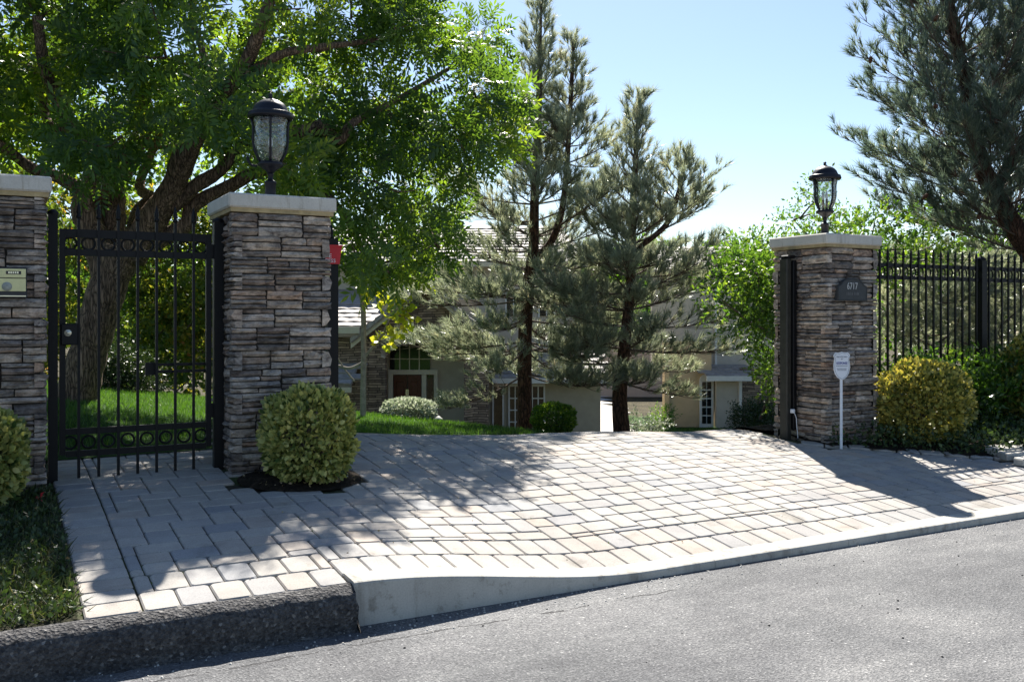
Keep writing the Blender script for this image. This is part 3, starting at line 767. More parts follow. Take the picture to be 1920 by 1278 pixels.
# ------------------------------------------------------------------ intercom, plaque, yard sign
def Xat(u, Y): x = (u - 960) / FPX; return Y * (x * CA + SA) / (-x * SA + CA)
def Zat(u, v, Y): x = (u - 960) / FPX; return EYE - (v - HORIZ) / FPX * Y / (-x * SA + CA)
YI = 6.572; xr = Xat(49, YI); zt_, zb_ = Zat(40, 505, YI), Zat(40, 556, YI); hI = zt_ - zb_
ic = thing('intercom', 'flat metal intercom panel on the left pillar', 'intercom', (xr - .14, YI, zb_))
MB().box(-.15, .145, -.02, .05, -.008, hI + .012, .004).build('housing', DARKP, ic)
MB().box(-.145, .138, -.026, -.0205, .032, hI * .66, .0015).build('speaker_panel', STEEL, ic)
MB().box(-.145, .138, -.026, -.0205, hI * .69, hI + .002, .0015).build('control_strip', STEEL, ic)
MB().box(-.145, .138, -.026, -.0205, .0, .006).build('lower_trim', SILVER, ic)
GR = m_plain('grille_grey', (.34, .35, .31), .6, .3, .2, 60)
def dial(name, prof, mat, loc, parent=ic, n=20):
    m = MB(); m.lathe(prof, n); o = m.build(name, mat, parent, loc); o.rotation_euler = (R(90), 0, 0); return o
dial('speaker_grille', [(.028, 0), (.028, .002), (.001, .0025)], GR, (.035, -.0262, hI * .36))
dial('call_button', [(.014, 0), (.014, .003), (.011, .004), (.001, .004)], GR, (-.09, -.0262, hI * .36)); dial('button_dot', [(.006, .0), (.006, .006), (.001, .006)], DARKP, (-.09, -.0262, hI * .36))
dial('camera_lens', [(.016, 0), (.016, .004), (.012, .004), (.010, .002), (.001, .003)], GR, (-.09, -.0262, hI * .86)); dial('lens_core', [(.006, 0), (.006, .005), (.001, .006)], DARKP, (-.09, -.0262, hI * .86))
dial('indicator', [(.004, 0), (.004, .002), (.001, .002)], DARKP, (-.02, -.0262, hI * .87))
bd = MB().box(.03, .112, -.0275, -.0262, hI * .81, hI * .93, .0004).build('badge', DARKP, ic)
for k in range(5): MB().box(.042 + .012 * k, .050 + .012 * k, -.0284, -.0277, hI * .84, hI * .905).build('badge_mark', SILVER, bd)

PY = 6.404 + .024 - .018; xa, xb = Xat(1569, PY), Xat(1624, PY); zl_, zh_ = Zat(1595, 564, PY), Zat(1595, 521, PY); w = (xb - xa) / 2; H_ = zh_ - zl_
pq = thing('address_plaque', 'dark arched house number plaque on the right pillar', 'sign', ((xa + xb) / 2, PY, zl_))
def arch_poly(w, h, ins=0):
    p = [(-w + ins, ins), (w - ins, ins), (w - ins, h * .62)]
    for k in range(1, 12):
        a = math.pi * k / 12; p.append(((w * .80 - ins) * math.cos(a), h * .62 + (h * .38 - ins) * math.sin(a)))
    return p + [(-w + ins, h * .62)]
MB().prism(arch_poly(w, H_), -.012, .02).build('plate', PLAQUE, pq)
mm = MB(); pts = [Vector((x, -.013, z)) for x, z in arch_poly(w, H_, .009)]; mm.tube(pts + [pts[0]], .0042, 5); mm.build('raised_border', PLAQUE, pq)
letter('house_number', '6717', .092, PLQTXT, pq, (-.005, -.0135, H_ * .63), .78, .002)
rr = random.Random(4); mm = MB(); x = -.085
for k in range(10):
    if k != 5: mm.box(x, x + rr.uniform(.009, .014), -.0145, -.0125, H_ * .25, H_ * (.25 + rr.choice((.11, .13, .13))))
    x += .0175
setp(mm.build('worn_lettering', PLQDIM, pq), kind='stuff')

SX, SY = Xat(1578, 6.27), 6.27; sb = T(SX, SY); zc = Zat(1578, 712, SY)
ys = thing('security_sign', 'white shield-shaped yard sign with blue print on a thin white stake, before the right pillar', 'sign', (SX, SY, sb), None, R(-20))
MB().box(-.012, .012, .004, .012, -.1, zc - sb + .16).build('stake', WHITE, ys)
hw, hh = .083, .262
half = [(0, 0), (.25, .03), (.55, .10), (.80, .22), (.95, .38), (.97, .52), (.90, .66), (.86, .74), (.92, .81), (1.0, .86), (.86, .93), (.70, .975), (.35, .96), (.12, .985), (0, 1.0)]
poly = [(a * hw, zc - sb + b * hh) for a, b in half] + [(-a * hw, zc - sb + b * hh) for a, b in half[-2:0:-1]]
MB().prism(poly, -.006, .004).build('shield', WHITE, ys)
mm = MB(); cz = zc - sb + hh * .5; pp_ = [Vector((x * .88, -.0068, cz + (z - cz) * .92)) for x, z in poly]; mm.tube(pp_ + [pp_[0]], .0014, 4); mm.build('printed_border', GREYP, ys)
zs = lambda k: zc - sb + hh * k
letter('lettering', 'PROTECTED', .020, GREYP, ys, (0, -.0072, zs(.815)), .95); letter('lettering', 'BY', .016, GREYP, ys, (0, -.0072, zs(.735)))
letter('lettering', 'RESPONSE', .034, BLUE, ys, (0, -.0072, zs(.59)), .70, .0012)
for k, (zk, wk) in enumerate(((.50, .058), (.40, .050), (.345, .044))):
    mm = MB(); x = -wk
    while x < wk - .004: q = random.uniform(.004, .012); mm.box(x, min(x + q, wk), -.0074, -.006, zs(zk) - .003, zs(zk) + .003); x += q + .0025
    mm.build('small_print', GREYP, ys)

# ------------------------------------------------------------------ house below the crest
def xu(u, d): return (u - 960) / FPX * d
def zv(v, d): return EYE - (v - HORIZ) / FPX * d
FLOOR = -2.85
class House:
    def __init__(s, name, label, xc, d, cat='house'):
        s.o = (xc, d, FLOOR); s.t = thing(name, label, cat, hc(xc, d, FLOOR), None, -YAW)
    def m(s): return MB()
    def L(s, x, d, z): return (x - s.o[0], d - s.o[1], z - s.o[2])
    def box(s, name, mat, x0, x1, d0, d1, z0, z1, parent=None, bev=0.0):
        a = s.L(x0, d0, z0); b = s.L(x1, d1, z1); return MB().box(a[0], b[0], a[1], b[1], a[2], b[2], bev).build(name, mat, parent or s.t)
    def prism(s, mb, poly, d0, d1):
        mb.prism([(x - s.o[0], z - s.o[2]) for x, z in poly], d0 - s.o[1], d1 - s.o[1]); return mb
    def slab(s, name, mat, pts, th, parent=None):
        v = [Vector(s.L(*p)) for p in pts]; n = (v[1] - v[0]).cross(v[3] - v[0]).normalized()
        if n.z < 0: n = -n
        m = MB(); m.add([p for p in v] + [p - n * th for p in v], [(0, 1, 2, 3), (7, 6, 5, 4), (0, 4, 5, 1), (1, 5, 6, 2), (2, 6, 7, 3), (3, 7, 4, 0)])
        return m.build(name, mat, parent or s.t)
    def tiles(s, roof, x0, x1, dE, zE, dR, zR, w=.36, rows=8, single=False, seed=1):
        """overlapping tiles on a slope from eave to ridge"""
        rr = random.Random(seed); ang = math.atan2(zR - zE, dR - dE); ln = math.hypot(zR - zE, dR - dE) / rows; n = max(1, int((x1 - x0) / w)); w = (x1 - x0) / n
        def tile_geo(m, ox, oy, oz, j):
            t = .045; k = 4; vs = []
            for q in range(k + 1):
                x = ox + w * q / k; hz = .018 * math.sin(math.pi * q / k) + j
                for (al, up) in ((-.01, t + hz), (ln * 1.02, .010 + hz * .5)):
                    vs.append((x, oy + al * math.cos(ang) - up * math.sin(ang), oz + al * math.sin(ang) + up * math.cos(ang)))
                vs.append((x, oy - .012 * math.cos(ang), oz - .012 * math.sin(ang)))
            fs = []
            for q in range(k):
                a = q * 3; fs += [(a, a + 3, a + 4, a + 1), (a + 2, a + 5, a + 3, a)]
            m.add(vs, fs)
        base = MB(); tile_geo(base, 0, 0, 0, 0); bm_ = base.mesh('roof_tile'); bm_.materials.append(TILE); big = MB()
        for r in range(rows):
            for c in range(n + (r % 2)):
                x = x0 + (c - .5 * (r % 2)) * w
                if x < x0 - .01 - (.5 * w) or x + w > x1 + .5 * w + .01: continue
                p = s.L(x, lerp(dE, dR, r / rows), lerp(zE, zR, r / rows)); j = rr.uniform(0, .012)
                if single: o = obj('roof_tile', bm_, None, roof, (p[0], p[1], p[2] + j))
                else: tile_geo(big, p[0], p[1], p[2], j)
        if not single: setp(big.build('roof_tiles', TILE, roof), kind='stuff')
H1 = House('main_house', 'two-storey stone and stucco house with an arched entry, downhill behind the pines', xu(797, 29), 29.0)
D = 29.0
X = lambda u: xu(u, D)
Z = lambda v: zv(v, D)
# stone front with arched opening
m = MB(); zt = FLOOR - .3
H1.prism(m, [(X(590), zt), (X(722), zt), (X(722), Z(597)), (X(676), Z(632)), (X(590), Z(632))], D, D + .45)
H1.prism(m, [(X(870), zt), (X(916), zt), (X(916), Z(630)), (X(870), Z(595))], D, D + .45)
arc = lambda u: 672 - 30 * math.sqrt(max(0, 1 - ((u - 796) / 74) ** 2))
gab = lambda u: 539 + .757 * abs(u - 797)
us = [722 + 148 * k / 16 for k in range(17)]
for a, b in zip(us, us[1:]): H1.prism(m, [(X(a), Z(arc(a))), (X(b), Z(arc(b))), (X(b), Z(gab(b))), (X(a), Z(gab(a)))], D, D + .45)
wall = m.build('stone_wall', HSTONE, H1.t)
for k in range(19):                                              # arch stones
    a = math.pi * (k + .5) / 19; b = (math.pi / 19) * .43; mm = MB(); q = []
    for r, s_ in ((1.0, -1), (1.0, 1), (1.30 + .05 * (k % 3), 1), (1.30 + .05 * (k % 3), -1)):
        t = a + s_ * b; q.append((X(796 + 74 * math.cos(t) * (1 + (r - 1) * .35)), Z(672 - 30 * math.sin(t) * (1 + (r - 1) * 2.4) - (0 if r == 1 else 3))))
    H1.prism(mm, q, D - .05 - .01 * (k % 2), D + .05); mm.build('arch_stone', STONE, wall)
# recess, doors, transom
H1.box('porch_wall', STUCCO2, X(700), X(890), 30.25, 30.5, zt, Z(560))
for a, b in ((719, 728), (784, 793), (808, 815)): H1.box('jamb', TRIM, X(a), X(b), 30.12, 30.25, zt, Z(706))
H1.box('lintel', TRIM, X(719), X(815), 30.10, 30.25, Z(706), Z(697))
tr = H1.box('transom_window', WGLASS, X(722), X(800), 30.2, 30.25, Z(697), Z(640))
for u in (741, 760, 779): H1.box('muntin', TRIM, X(u) - .015, X(u) + .015, 30.16, 30.2, Z(697), Z(640), tr)
H1.box('muntin', TRIM, X(722), X(800), 30.155, 30.195, Z(676) - .015, Z(676) + .015, tr)
for a, b in ((729, 755), (757, 783)):
    dr = H1.box('front_door', WOOD, X(a), X(b), 30.16, 30.25, zt, Z(707))
    H1.box('door_panel', WOOD, X(a) + .1, X(b) - .1, 30.13, 30.16, Z(780), Z(720), dr, .01)
    H1.box('pull_handle', SILVER, X(b if a < 740 else a) - .03, X(b if a < 740 else a) + .03, 30.09, 30.15, Z(752), Z(735), dr)
H1.box('sidelight', WGLASS, X(795), X(806), 30.2, 30.25, zt, Z(708))
# entry gable roof
for sgn, u0, v0 in ((-1, 662, 641), (1, 922, 634)):
    a, b = (u0, v0), (797, 534)
    mm = MB(); H1.prism(mm, [(X(a[0]), Z(a[1])), (X(b[0]), Z(b[1])), (X(b[0]), Z(b[1] + 11)), (X(a[0]), Z(a[1] + 11))], D - .42, D - .30); mm.build('rake_board', TRIM, H1.t)
    rf = H1.slab('gable_roof', TILE, [(X(a[0]), D - .5, Z(a[1] - 3)), (X(b[0]), D - .5, Z(b[1] - 3)), (X(b[0]), D + 5, Z(b[1] - 3)), (X(a[0]), D + 5, Z(a[1] - 3))], .08)
    for k in range(9):                                           # barge tiles up the edge
        t0, t1 = k / 9, (k + .96) / 9; mm = MB()
        p0 = (lerp(a[0], b[0], t0), lerp(a[1], b[1], t0)); p1 = (lerp(a[0], b[0], t1), lerp(a[1], b[1], t1))
        H1.prism(mm, [(X(p0[0]), Z(p0[1] + 1)), (X(p1[0]), Z(p1[1] + 1)), (X(p1[0]), Z(p1[1] - 7)), (X(p0[0]), Z(p0[1] - 9))], D - .54, D - .2); mm.build('barge_tile', TILE, rf)
# roof slope left of the gable
rl = H1.slab('lower_roof', TILE, [(X(560), 28.5, Z(613)), (X(678), 28.5, Z(613)), (X(800), 33, zv(536, 33)), (X(560), 33, zv(536, 33))], .1)
H1.tiles(rl, X(560), X(690), 28.5, Z(613), 31.2, zv(566, 31.2), .42, 6, True, 5)
H1.box('eave_gutter', TRIM, X(556), X(680), 28.36, 28.5, Z(624), Z(612))
H1.box('side_wall', HSTONE, X(540), X(590), 29.3, 29.6, zt, Z(622))
rl2 = H1.slab('porch_roof', TILE, [(X(560), 27.6, zv(722, 27.6)), (X(672), 27.6, zv(722, 27.6)), (X(672), 29, zv(682, 29)), (X(560), 29, zv(682, 29))], .08)
H1.tiles(rl2, X(600), X(672), 27.6, zv(722, 27.6), 29, zv(682, 29), .40, 4, True, 6)
H1.box('porch_beam', TRIM, X(556), X(672), 27.62, 27.8, zv(735, 27.7), zv(726, 27.7))
# second storey
H1.box('upper_wall', STUCCO, X(500), xu(1090, 32.6), 32.6, 33.0, zv(690, 32.6), zv(486, 32.6))
for u in (950, 1012):
    wdw = H1.box('upper_window', WGLASS, xu(u, 32.5), xu(u + 26, 32.5), 32.54, 32.58, zv(592, 32.5), zv(548, 32.5))
    H1.box('window_frame', WTRIM, xu(u - 3, 32.5), xu(u, 32.5), 32.5, 32.6, zv(595, 32.5), zv(545, 32.5), wdw); H1.box('window_frame', WTRIM, xu(u + 26, 32.5), xu(u + 29, 32.5), 32.5, 32.6, zv(595, 32.5), zv(545, 32.5), wdw)
    H1.box('muntin', WTRIM, xu(u + 12, 32.5), xu(u + 14, 32.5), 32.51, 32.53, zv(592, 32.5), zv(548, 32.5), wdw)
ur = H1.slab('upper_roof', TILE, [(X(480), 32.0, zv(492, 32)), (xu(1110, 32), 32.0, zv(492, 32)), (xu(1050, 37), 37, zv(424, 37)), (xu(560, 37), 37, zv(424, 37))], .12)
H1.tiles(ur, xu(620, 33), xu(1040, 33), 32.0, zv(492, 32), 36.8, zv(426, 36.8), .40, 13, False, 7)
H1.box('upper_gutter', TRIM, X(480), xu(1110, 32), 31.9, 32.0, zv(500, 32), zv(490, 32))
# glazed wing
D2 = 30.6; X2 = lambda u: xu(u, D2); Z2 = lambda v: zv(v, D2)
H1.box('wing_wall', STUCCO2, X2(912), X2(1126), D2, D2 + .4, zt, Z2(700))
wr = H1.slab('wing_roof', TILE, [(X2(925), D2 - .5, Z2(708)), (X2(1134), D2 - .5, Z2(708)), (X2(1134), 33.2, zv(655, 33.2)), (X2(925), 33.2, zv(655, 33.2))], .1)
H1.tiles(wr, X2(925), X2(1134), D2 - .5, Z2(708), 32.8, zv(664, 32.8), .42, 6, True, 8)
H1.box('wing_gutter', WTRIM, X2(922), X2(1136), D2 - .62, D2 - .5, Z2(716), Z2(707))
for k, (a, b, nx) in enumerate(((926, 942, 1), (956, 976, 2), (999, 1019, 2))):
    wdw = H1.box('french_window', WGLASS, X2(a), X2(b), D2 - .03, D2 - .005, FLOOR + .1, Z2(724))
    for u in (a - 3, b): H1.box('window_frame', WTRIM, X2(u), X2(u + 3), D2 - .09, D2 - .01, FLOOR, Z2(719), wdw)
    H1.box('window_frame', WTRIM, X2(a), X2(b), D2 - .09, D2 - .01, Z2(724), Z2(719), wdw)
    if nx > 1:
        H1.box('muntin', WTRIM, (X2(a) + X2(b)) / 2 - .018, (X2(a) + X2(b)) / 2 + .018, D2 - .05, D2 - .031, FLOOR + .1, Z2(724), wdw)
        for q in range(1, 5): z_ = lerp(FLOOR + .1, Z2(724), q / 5); H1.box('muntin', WTRIM, X2(a), X2(b), D2 - .056, D2 - .032, z_ - .018, z_ + .018, wdw)
H1.box('corner_pier', HSTONE, X2(886), X2(912), D2 - .5, D2 + .3, zt, Z2(712))

H2 = House('side_wing', 'tan stucco wing with a tall glazed door right of the courtyard', xu(1300, 36), 36.0, 'building')
D3 = 36.0; X3 = lambda u: xu(u, D3); Z3 = lambda v: zv(v, D3)
H2.box('tan_wall', STUCCO3, X3(1245), X3(1334), D3, D3 + .4, zt, Z3(640))
H2.box('pilaster', STUCCO3, X3(1245), X3(1254), D3 - .15, D3 - .005, zt, Z3(690))
dr = H2.box('glazed_door', WTRIM, X3(1311), X3(1337), D3 - .08, D3 - .01, FLOOR, Z3(712))
mm = MB(); H2.prism(mm, [(X3(1311), Z3(712)), (X3(1337), Z3(712)), (X3(1335), Z3(706)), (X3(1330), Z3(702)), (X3(1318), Z3(702)), (X3(1313), Z3(706))], D3 - .08, D3 - .01); mm.build('door_arch', WTRIM, dr)
for i in range(2):
    for j in range(5):
        a = 1315.5 + 9.3 * i; v0 = 793 - 16 * j; H2.box('pane', WGLASS, X3(a), X3(a + 7.6), D3 - .1, D3 - .081, Z3(v0), Z3(v0 - 13.5), dr)
for k in range(9): H2.box('panel_joint', STUCCO3, X3(1256), X3(1306), D3 - .012, D3 - .003, lerp(FLOOR, Z3(700), k / 9) + .02, lerp(FLOOR, Z3(700), (k + 1) / 9) - .02)
H2.box('grey_wall', STUCCO, X3(1340), X3(1388), D3 - .3, D3 + .4, zt, Z3(704))
H2.box('downspout', WTRIM, X3(1381), X3(1386), D3 - .42, D3 - .31, FLOOR, Z3(704))
H2.box('upper_wall', STUCCO, X3(1230), X3(1480), D3 + 1.0, D3 + 1.4, Z3(700), zv(500, 37))
H2.box('upper_downspout', WTRIM, X3(1350), X3(1354), D3 + .9, D3 + 1.0, Z3(695), Z3(520))
er = H2.slab('eave_roof', TILE, [(X3(1318), D3 - .8, Z3(703)), (X3(1396), D3 - .8, Z3(703)), (X3(1396), D3 + 1.0, zv(683, 37)), (X3(1318), D3 + 1.0, zv(683, 37))], .08)
H2.tiles(er, X3(1318), X3(1396), D3 - .8, Z3(703), D3 + .9, zv(684, 36.9), .42, 4, True, 9)
H2.box('eave_gutter', WTRIM, X3(1316), X3(1398), D3 - .92, D3 - .8, Z3(711), Z3(702))
H2.box('stone_wall', HSTONE, X3(1388), X3(1500), D3 - .1, D3 + .4, zt, Z3(690))
u2 = H2.slab('upper_roof', TILE, [(X3(1215), 36.6, zv(506, 36.6)), (X3(1500), 36.6, zv(506, 36.6)), (X3(1480), 41, zv(462, 41)), (X3(1290), 41, zv(462, 41))], .1)
H2.tiles(u2, X3(1250), X3(1480), 36.6, zv(506, 36.6), 40.8, zv(464, 40.8), .42, 11, False, 10)
H3 = House('courtyard_wall', 'low pinkish garden building seen through the gap behind the second pine', xu(1180, 50), 50.0, 'building')
H3.box('wall', m_plain('pink_stucco', (.46, .36, .29), .9, .1, .05, 2), xu(1060, 50), xu(1330, 50), 50, 50.4, -3, zv(640, 50)); H3.box('base_course', STUCCO, xu(1060, 50), xu(1330, 50), 49.9, 49.99, -3, zv(764, 50))

# ------------------------------------------------------------------ leaf templates (local y is the growing direction)
def leaf_quad(L, w, fold=.15, curl=.0):
    return [(0, 0, 0), (-w / 2, L * .5, w * fold), (0, L, -curl * L), (w / 2, L * .5, w * fold)], [(0, 1, 2, 3)]
def rot2(vs, ang, off, tilt=0.0):
    c, s = math.cos(ang), math.sin(ang); out = []
    for x, y, z in vs:
        z2 = z + y * math.sin(tilt); out.append((x * c + y * s + off[0], -x * s + y * c + off[1], z2 + off[2]))
    return out
def pinnate(n=5, L=.22, ll=.085, w=.03, seed=0):
    rr = random.Random(seed); vs = []; fs = []
    for i in range(n):
        t = (i + .6) / n
        for s in (-1, 1):
            q, f = leaf_quad(ll * rr.uniform(.85, 1.1), w); q = rot2(q, s * R(rr.uniform(48, 66)), (0, L * t * .92, -.03 * t * t), R(rr.uniform(-38, -5)))
            fs += [tuple(k + len(vs) for k in g) for g in f]; vs += q
    q, f = leaf_quad(ll * 1.1, w); q = rot2(q, 0, (0, L * .93, -.03), R(-25)); fs += [tuple(k + len(vs) for k in g) for g in f]; vs += q
    return vs, fs
def twig_leaves(n=9, L=.22, ll=.06, w=.026, seed=0):
    rr = random.Random(seed); vs = []; fs = []
    for i in range(n):
        q, f = leaf_quad(ll * rr.uniform(.7, 1.15), w * rr.uniform(.8, 1.1)); a = rr.uniform(0, 6.28); t = (i + .5) / n
        sp = R(rr.uniform(30, 70)); d = Vector((math.sin(sp) * math.cos(a), math.cos(sp), math.sin(sp) * math.sin(a)))
        x = d.orthogonal().normalized(); x = (Quaternion(d, rr.uniform(0, 6.28)) @ x); z = x.cross(d)
        q = [tuple(x * p[0] + d * p[1] + z * p[2] + Vector((0, L * t, 0))) for p in q]
        fs += [tuple(k + len(vs) for k in g) for g in f]; vs += q
    return vs, fs
def needle_tuft(n=34, ax=.12, ll=.13, w=.0085, seed=0):
    rr = random.Random(seed); vs = []; fs = []
    for i in range(n):
        a = rr.uniform(0, 6.28); sp = R(rr.uniform(8, 44)); d = Vector((math.sin(sp) * math.cos(a), math.cos(sp), math.sin(sp) * math.sin(a)))
        x = (Quaternion(d, rr.uniform(0, 6.28)) @ d.orthogonal().normalized()); b = Vector((0, ax * rr.random(), 0)); l = ll * rr.uniform(.7, 1.1)
        k = len(vs); vs += [tuple(b - x * w / 2), tuple(b + x * w / 2), tuple(b + d * l)]; fs.append((k, k + 1, k + 2))
    return vs, fs
def merge_scatter(name, templates, pos, dirs, sc, mat, parent, rnd=None, kind='stuff'):
    """one foliage mesh built from several leaf templates"""
    pos = np.asarray(pos); dirs = np.asarray(dirs); n = len(pos); sc = np.asarray(sc)
    if rnd is None: rnd = RNG.random(n)
    pick = RNG.integers(0, len(templates), n); V_ = []; F_ = []; A_ = []; off = 0
    for k, (tv, tf) in enumerate(templates):
        ix = np.where(pick == k)[0]
        if not len(ix): continue
        tv = np.asarray(tv, float); tf = np.asarray(tf, int); rt = frames(dirs[ix], RNG.random(len(ix)) * 6.2832)
        v = np.einsum('mij,nj->mni', rt, tv) * sc[ix][:, None, None] + pos[ix][:, None, :]
        f = tf[None] + (np.arange(len(ix)) * len(tv))[:, None, None] + off
        V_.append(v.reshape(-1, 3)); F_.append(f.reshape(-1, tf.shape[1])); A_.append(np.repeat(rnd[ix], len(tv))); off += len(ix) * len(tv)
    v = np.concatenate(V_); f = np.concatenate(F_); k = f.shape[1]; nf = len(f)
    # leaf to leaf variation
    a = np.concatenate(A_); lv = RNG.random(nf); av = a.copy(); av[f.reshape(-1)] = np.clip(np.repeat(lv, k) * .55 + a[f.reshape(-1)] * .6 - .08, 0, 1)
    me = bpy.data.meshes.new(name); me.vertices.add(len(v)); me.vertices.foreach_set('co', v.reshape(-1))
    me.loops.add(nf * k); me.loops.foreach_set('vertex_index', f.reshape(-1).astype(np.int32))
    me.polygons.add(nf); me.polygons.foreach_set('loop_start', (np.arange(nf) * k).astype(np.int32)); me.polygons.foreach_set('loop_total', np.full(nf, k, np.int32))
    me.update(calc_edges=True)
    at_ = me.attributes.new('rnd', 'FLOAT', 'POINT'); at_.data.foreach_set('value', av.astype(np.float32))
    o = obj(name, me, mat, parent)
    if parent is None: setp(o, kind=kind)
    return o
PIN = [pinnate(seed=i) for i in range(4)]
TWG = [twig_leaves(seed=i) for i in range(4)]
TWGB = [twig_leaves(8, .2, .075, .05, seed=10 + i) for i in range(4)]
NDL = [needle_tuft(seed=i) for i in range(4)]
def in_poly(x, y, poly):
    c = False; j = len(poly) - 1
    for i in range(len(poly)):
        xi, yi = poly[i]; xj, yj = poly[j]
        if (yi > y) != (yj > y) and x < (xj - xi) * (y - yi) / (yj - yi) + xi: c = not c
        j = i
    return c
def rand_dirs(n, up=0.0, out=None):
    d = RNG.normal(size=(n, 3)); d /= np.linalg.norm(d, axis=1, keepdims=True); d[:, 2] += up
    if out is not None: d += out
    return d / np.linalg.norm(d, axis=1, keepdims=True)
def clump_points(c, r, n, flat=.75):
    d = rand_dirs(n); rad = RNG.random(n) ** .45; p = d * rad[:, None] * r; p[:, 2] *= flat
    return p + np.array(c), d

def tree_parts(t, limbs, mat, base):
    """limbs: lists of (u, v, d, radius in px at that depth) -> trunk and limb parts; returns sample points"""
    smp = []
    for k, lm in enumerate(limbs):
        pts = []
        for u, v, d, r in lm: p = at(u, v, d) - base; pts.append((p.x, p.y, p.z, r / FPX * d))
        c = crom(pts, 6); m = MB(); jit = random.Random(k)
        m.tube([Vector(p[:3]) for p in c], [max(.006, p[3] * jit.uniform(.93, 1.07)) for p in c], 14 if k == 0 else 9)
        m.build('trunk' if k == 0 else 'limb', mat, t)
        smp += [(np.array(p[:3]), p[3]) for p in c]
    return smp
def connect(t, smp, centers, mat, name='branch', r0=.022, each=False):
    P = np.array([s[0] for s in smp]); m = MB(); rr = random.Random(5); order = sorted(centers, key=lambda c: np.min(np.linalg.norm(P - c, axis=1)))
    for c in order:
        c = np.array(c); dist = np.linalg.norm(P - c, axis=1) + 1.0 * np.maximum(0, P[:, 2] - c[2]); i = int(np.argmin(dist)); a = P[i]; L = np.linalg.norm(c - a)
        if L < .05: continue
        mid = (a + c) / 2 + np.array([rr.uniform(-.12, .12), rr.uniform(-.12, .12), rr.uniform(-.15, .05)]) * L; r = min(r0, .008 + .012 * L)
        q = crom([(*a, r), (*mid, r * .75), (*c, r * .4)], 4); m.tube([Vector(x[:3]) for x in q], [x[3] for x in q], 5, False)
        P = np.vstack([P, np.array([x[:3] for x in q[2::2]])])
        if each: m.build(name, mat, t); m = MB()
    if not each: m.build(name, mat, t)

# ------------------------------------------------------------------ the big tree behind the walk gate
B0 = at(140, 752, 9.6); B0.z = T(B0.x, B0.y)
bt = thing('shade_tree', 'large spreading tree with leaning furrowed trunk behind the walk gate', 'tree', B0)
limbs = [
    [(120, 800, 9.6, 60), (140, 752, 9.6, 40), (158, 690, 9.6, 35), (180, 610, 9.6, 33), (205, 530, 9.6, 34), (232, 465, 9.6, 38)],
    [(205, 520, 9.6, 30), (180, 450, 9.6, 27), (160, 390, 9.6, 26), (175, 350, 9.55, 24), (190, 318, 9.5, 17), (172, 278, 9.4, 15), (140, 245, 9.3, 13), (100, 170, 9.1, 12), (82, 120, 9.0, 11), (70, 30, 8.8, 9)],
    [(175, 352, 9.55, 18), (145, 350, 9.5, 14), (105, 330, 9.4, 12), (60, 315, 9.3, 11), (0, 272, 9.1, 10), (-90, 220, 8.8, 8)],
    [(215, 500, 9.7, 28), (212, 420, 9.8, 24), (215, 350, 9.9, 22), (255, 270, 10.0, 17), (272, 225, 10.0, 16), (262, 140, 10.0, 12), (240, 30, 10.0, 10), (235, -80, 10, 7)],
    [(245, 480, 9.6, 34), (288, 410, 9.5, 27), (325, 350, 9.4, 23), (350, 285, 9.3, 22), (395, 205, 9.1, 17), (440, 150, 9.0, 15), (468, 105, 8.9, 13), (500, 20, 8.7, 11), (540, -90, 8.6, 8)],
    [(318, 390, 9.45, 16), (365, 350, 9.5, 14), (415, 318, 9.6, 12), (470, 260, 9.7, 10), (580, 245, 9.7, 14), (603, 238, 9.7, 13), (635, 262, 9.7, 11), (665, 228, 9.8, 8), (740, 190, 10.3, 6), (840, 130, 10.8, 4)],
    [(250, 470, 9.6, 22), (345, 425, 9.6, 15), (362, 385, 9.6, 14), (430, 350, 9.6, 13), (500, 318, 9.6, 11), (590, 350, 9.7, 9), (650, 410, 9.8, 7), (680, 470, 9.9, 5), (720, 520, 10.0, 3)],
    [(245, 460, 9.9, 16), (258, 400, 10.2, 13), (282, 372, 10.3, 12), (262, 345, 10.5, 9), (300, 250, 10.8, 7)],
    [(430, 160, 9.0, 9), (520, 105, 8.9, 8), (590, 90, 9.2, 7), (700, 75, 10.0, 5), (810, 45, 10.8, 3)],
    [(140, 245, 9.3, 9), (90, 230, 9.5, 8), (75, 150, 9.7, 7), (30, 110, 9.8, 6)],
    [(255, 180, 10, 9), (235, 120, 9.7, 8), (245, 70, 9.5, 7), (230, 40, 9.4, 7)],
    [(395, 205, 9.1, 8), (378, 90, 9.3, 7), (360, 30, 9.4, 6), (370, -60, 9.4, 5)],
]
smp = tree_parts(bt, limbs, BARK, B0)
CANOPY = [(-420, -330), (-420, 300), (0, 285), (90, 320), (210, 325), (330, 300), (430, 285), (520, 330), (610, 370), (655, 420), (660, 490), (690, 535), (750, 510), (785, 530),
          (800, 480), (845, 420), (845, 370), (905, 325), (972, 275), (955, 225), (985, 180), (925, 155), (950, 95), (915, 60), (930, -10), (880, -90), (720, -150), (560, -170), (380, -330), (150, -420)]
rr = random.Random(17); centers = []; tries = 0
while len(centers) < 215 and tries < 20000:
    tries += 1; u = rr.uniform(-420, 990); v = rr.uniform(-420, 590)
    if not in_poly(u, v, CANOPY): continue
    d = rr.uniform(7.9, 12.0) if u < 520 else (rr.uniform(8.6, 11.8) if u < 680 else rr.uniform(9.6, 12.4))
    if 230 < v and u < 520 and rr.random() < .35: continue
    if u < 640 and math.sin(u * .019 + 1.3) * math.sin(v * .023 + .4) > .22: continue
    w_ = at(u, v, d); xc = w_.x * CA - w_.y * SA; dg = d - .966 * (w_.z - .3)
    if dg < 4.2 or (xc > -1.9 and dg < 5.3) or (xc > -.95 and dg < 6.5): continue
    c = w_ - B0
    if any((c - q).length < .37 for q in centers): continue
    centers.append(c)
connect(bt, smp, [np.array(c) for c in centers], BARK, 'branch', .022, True)
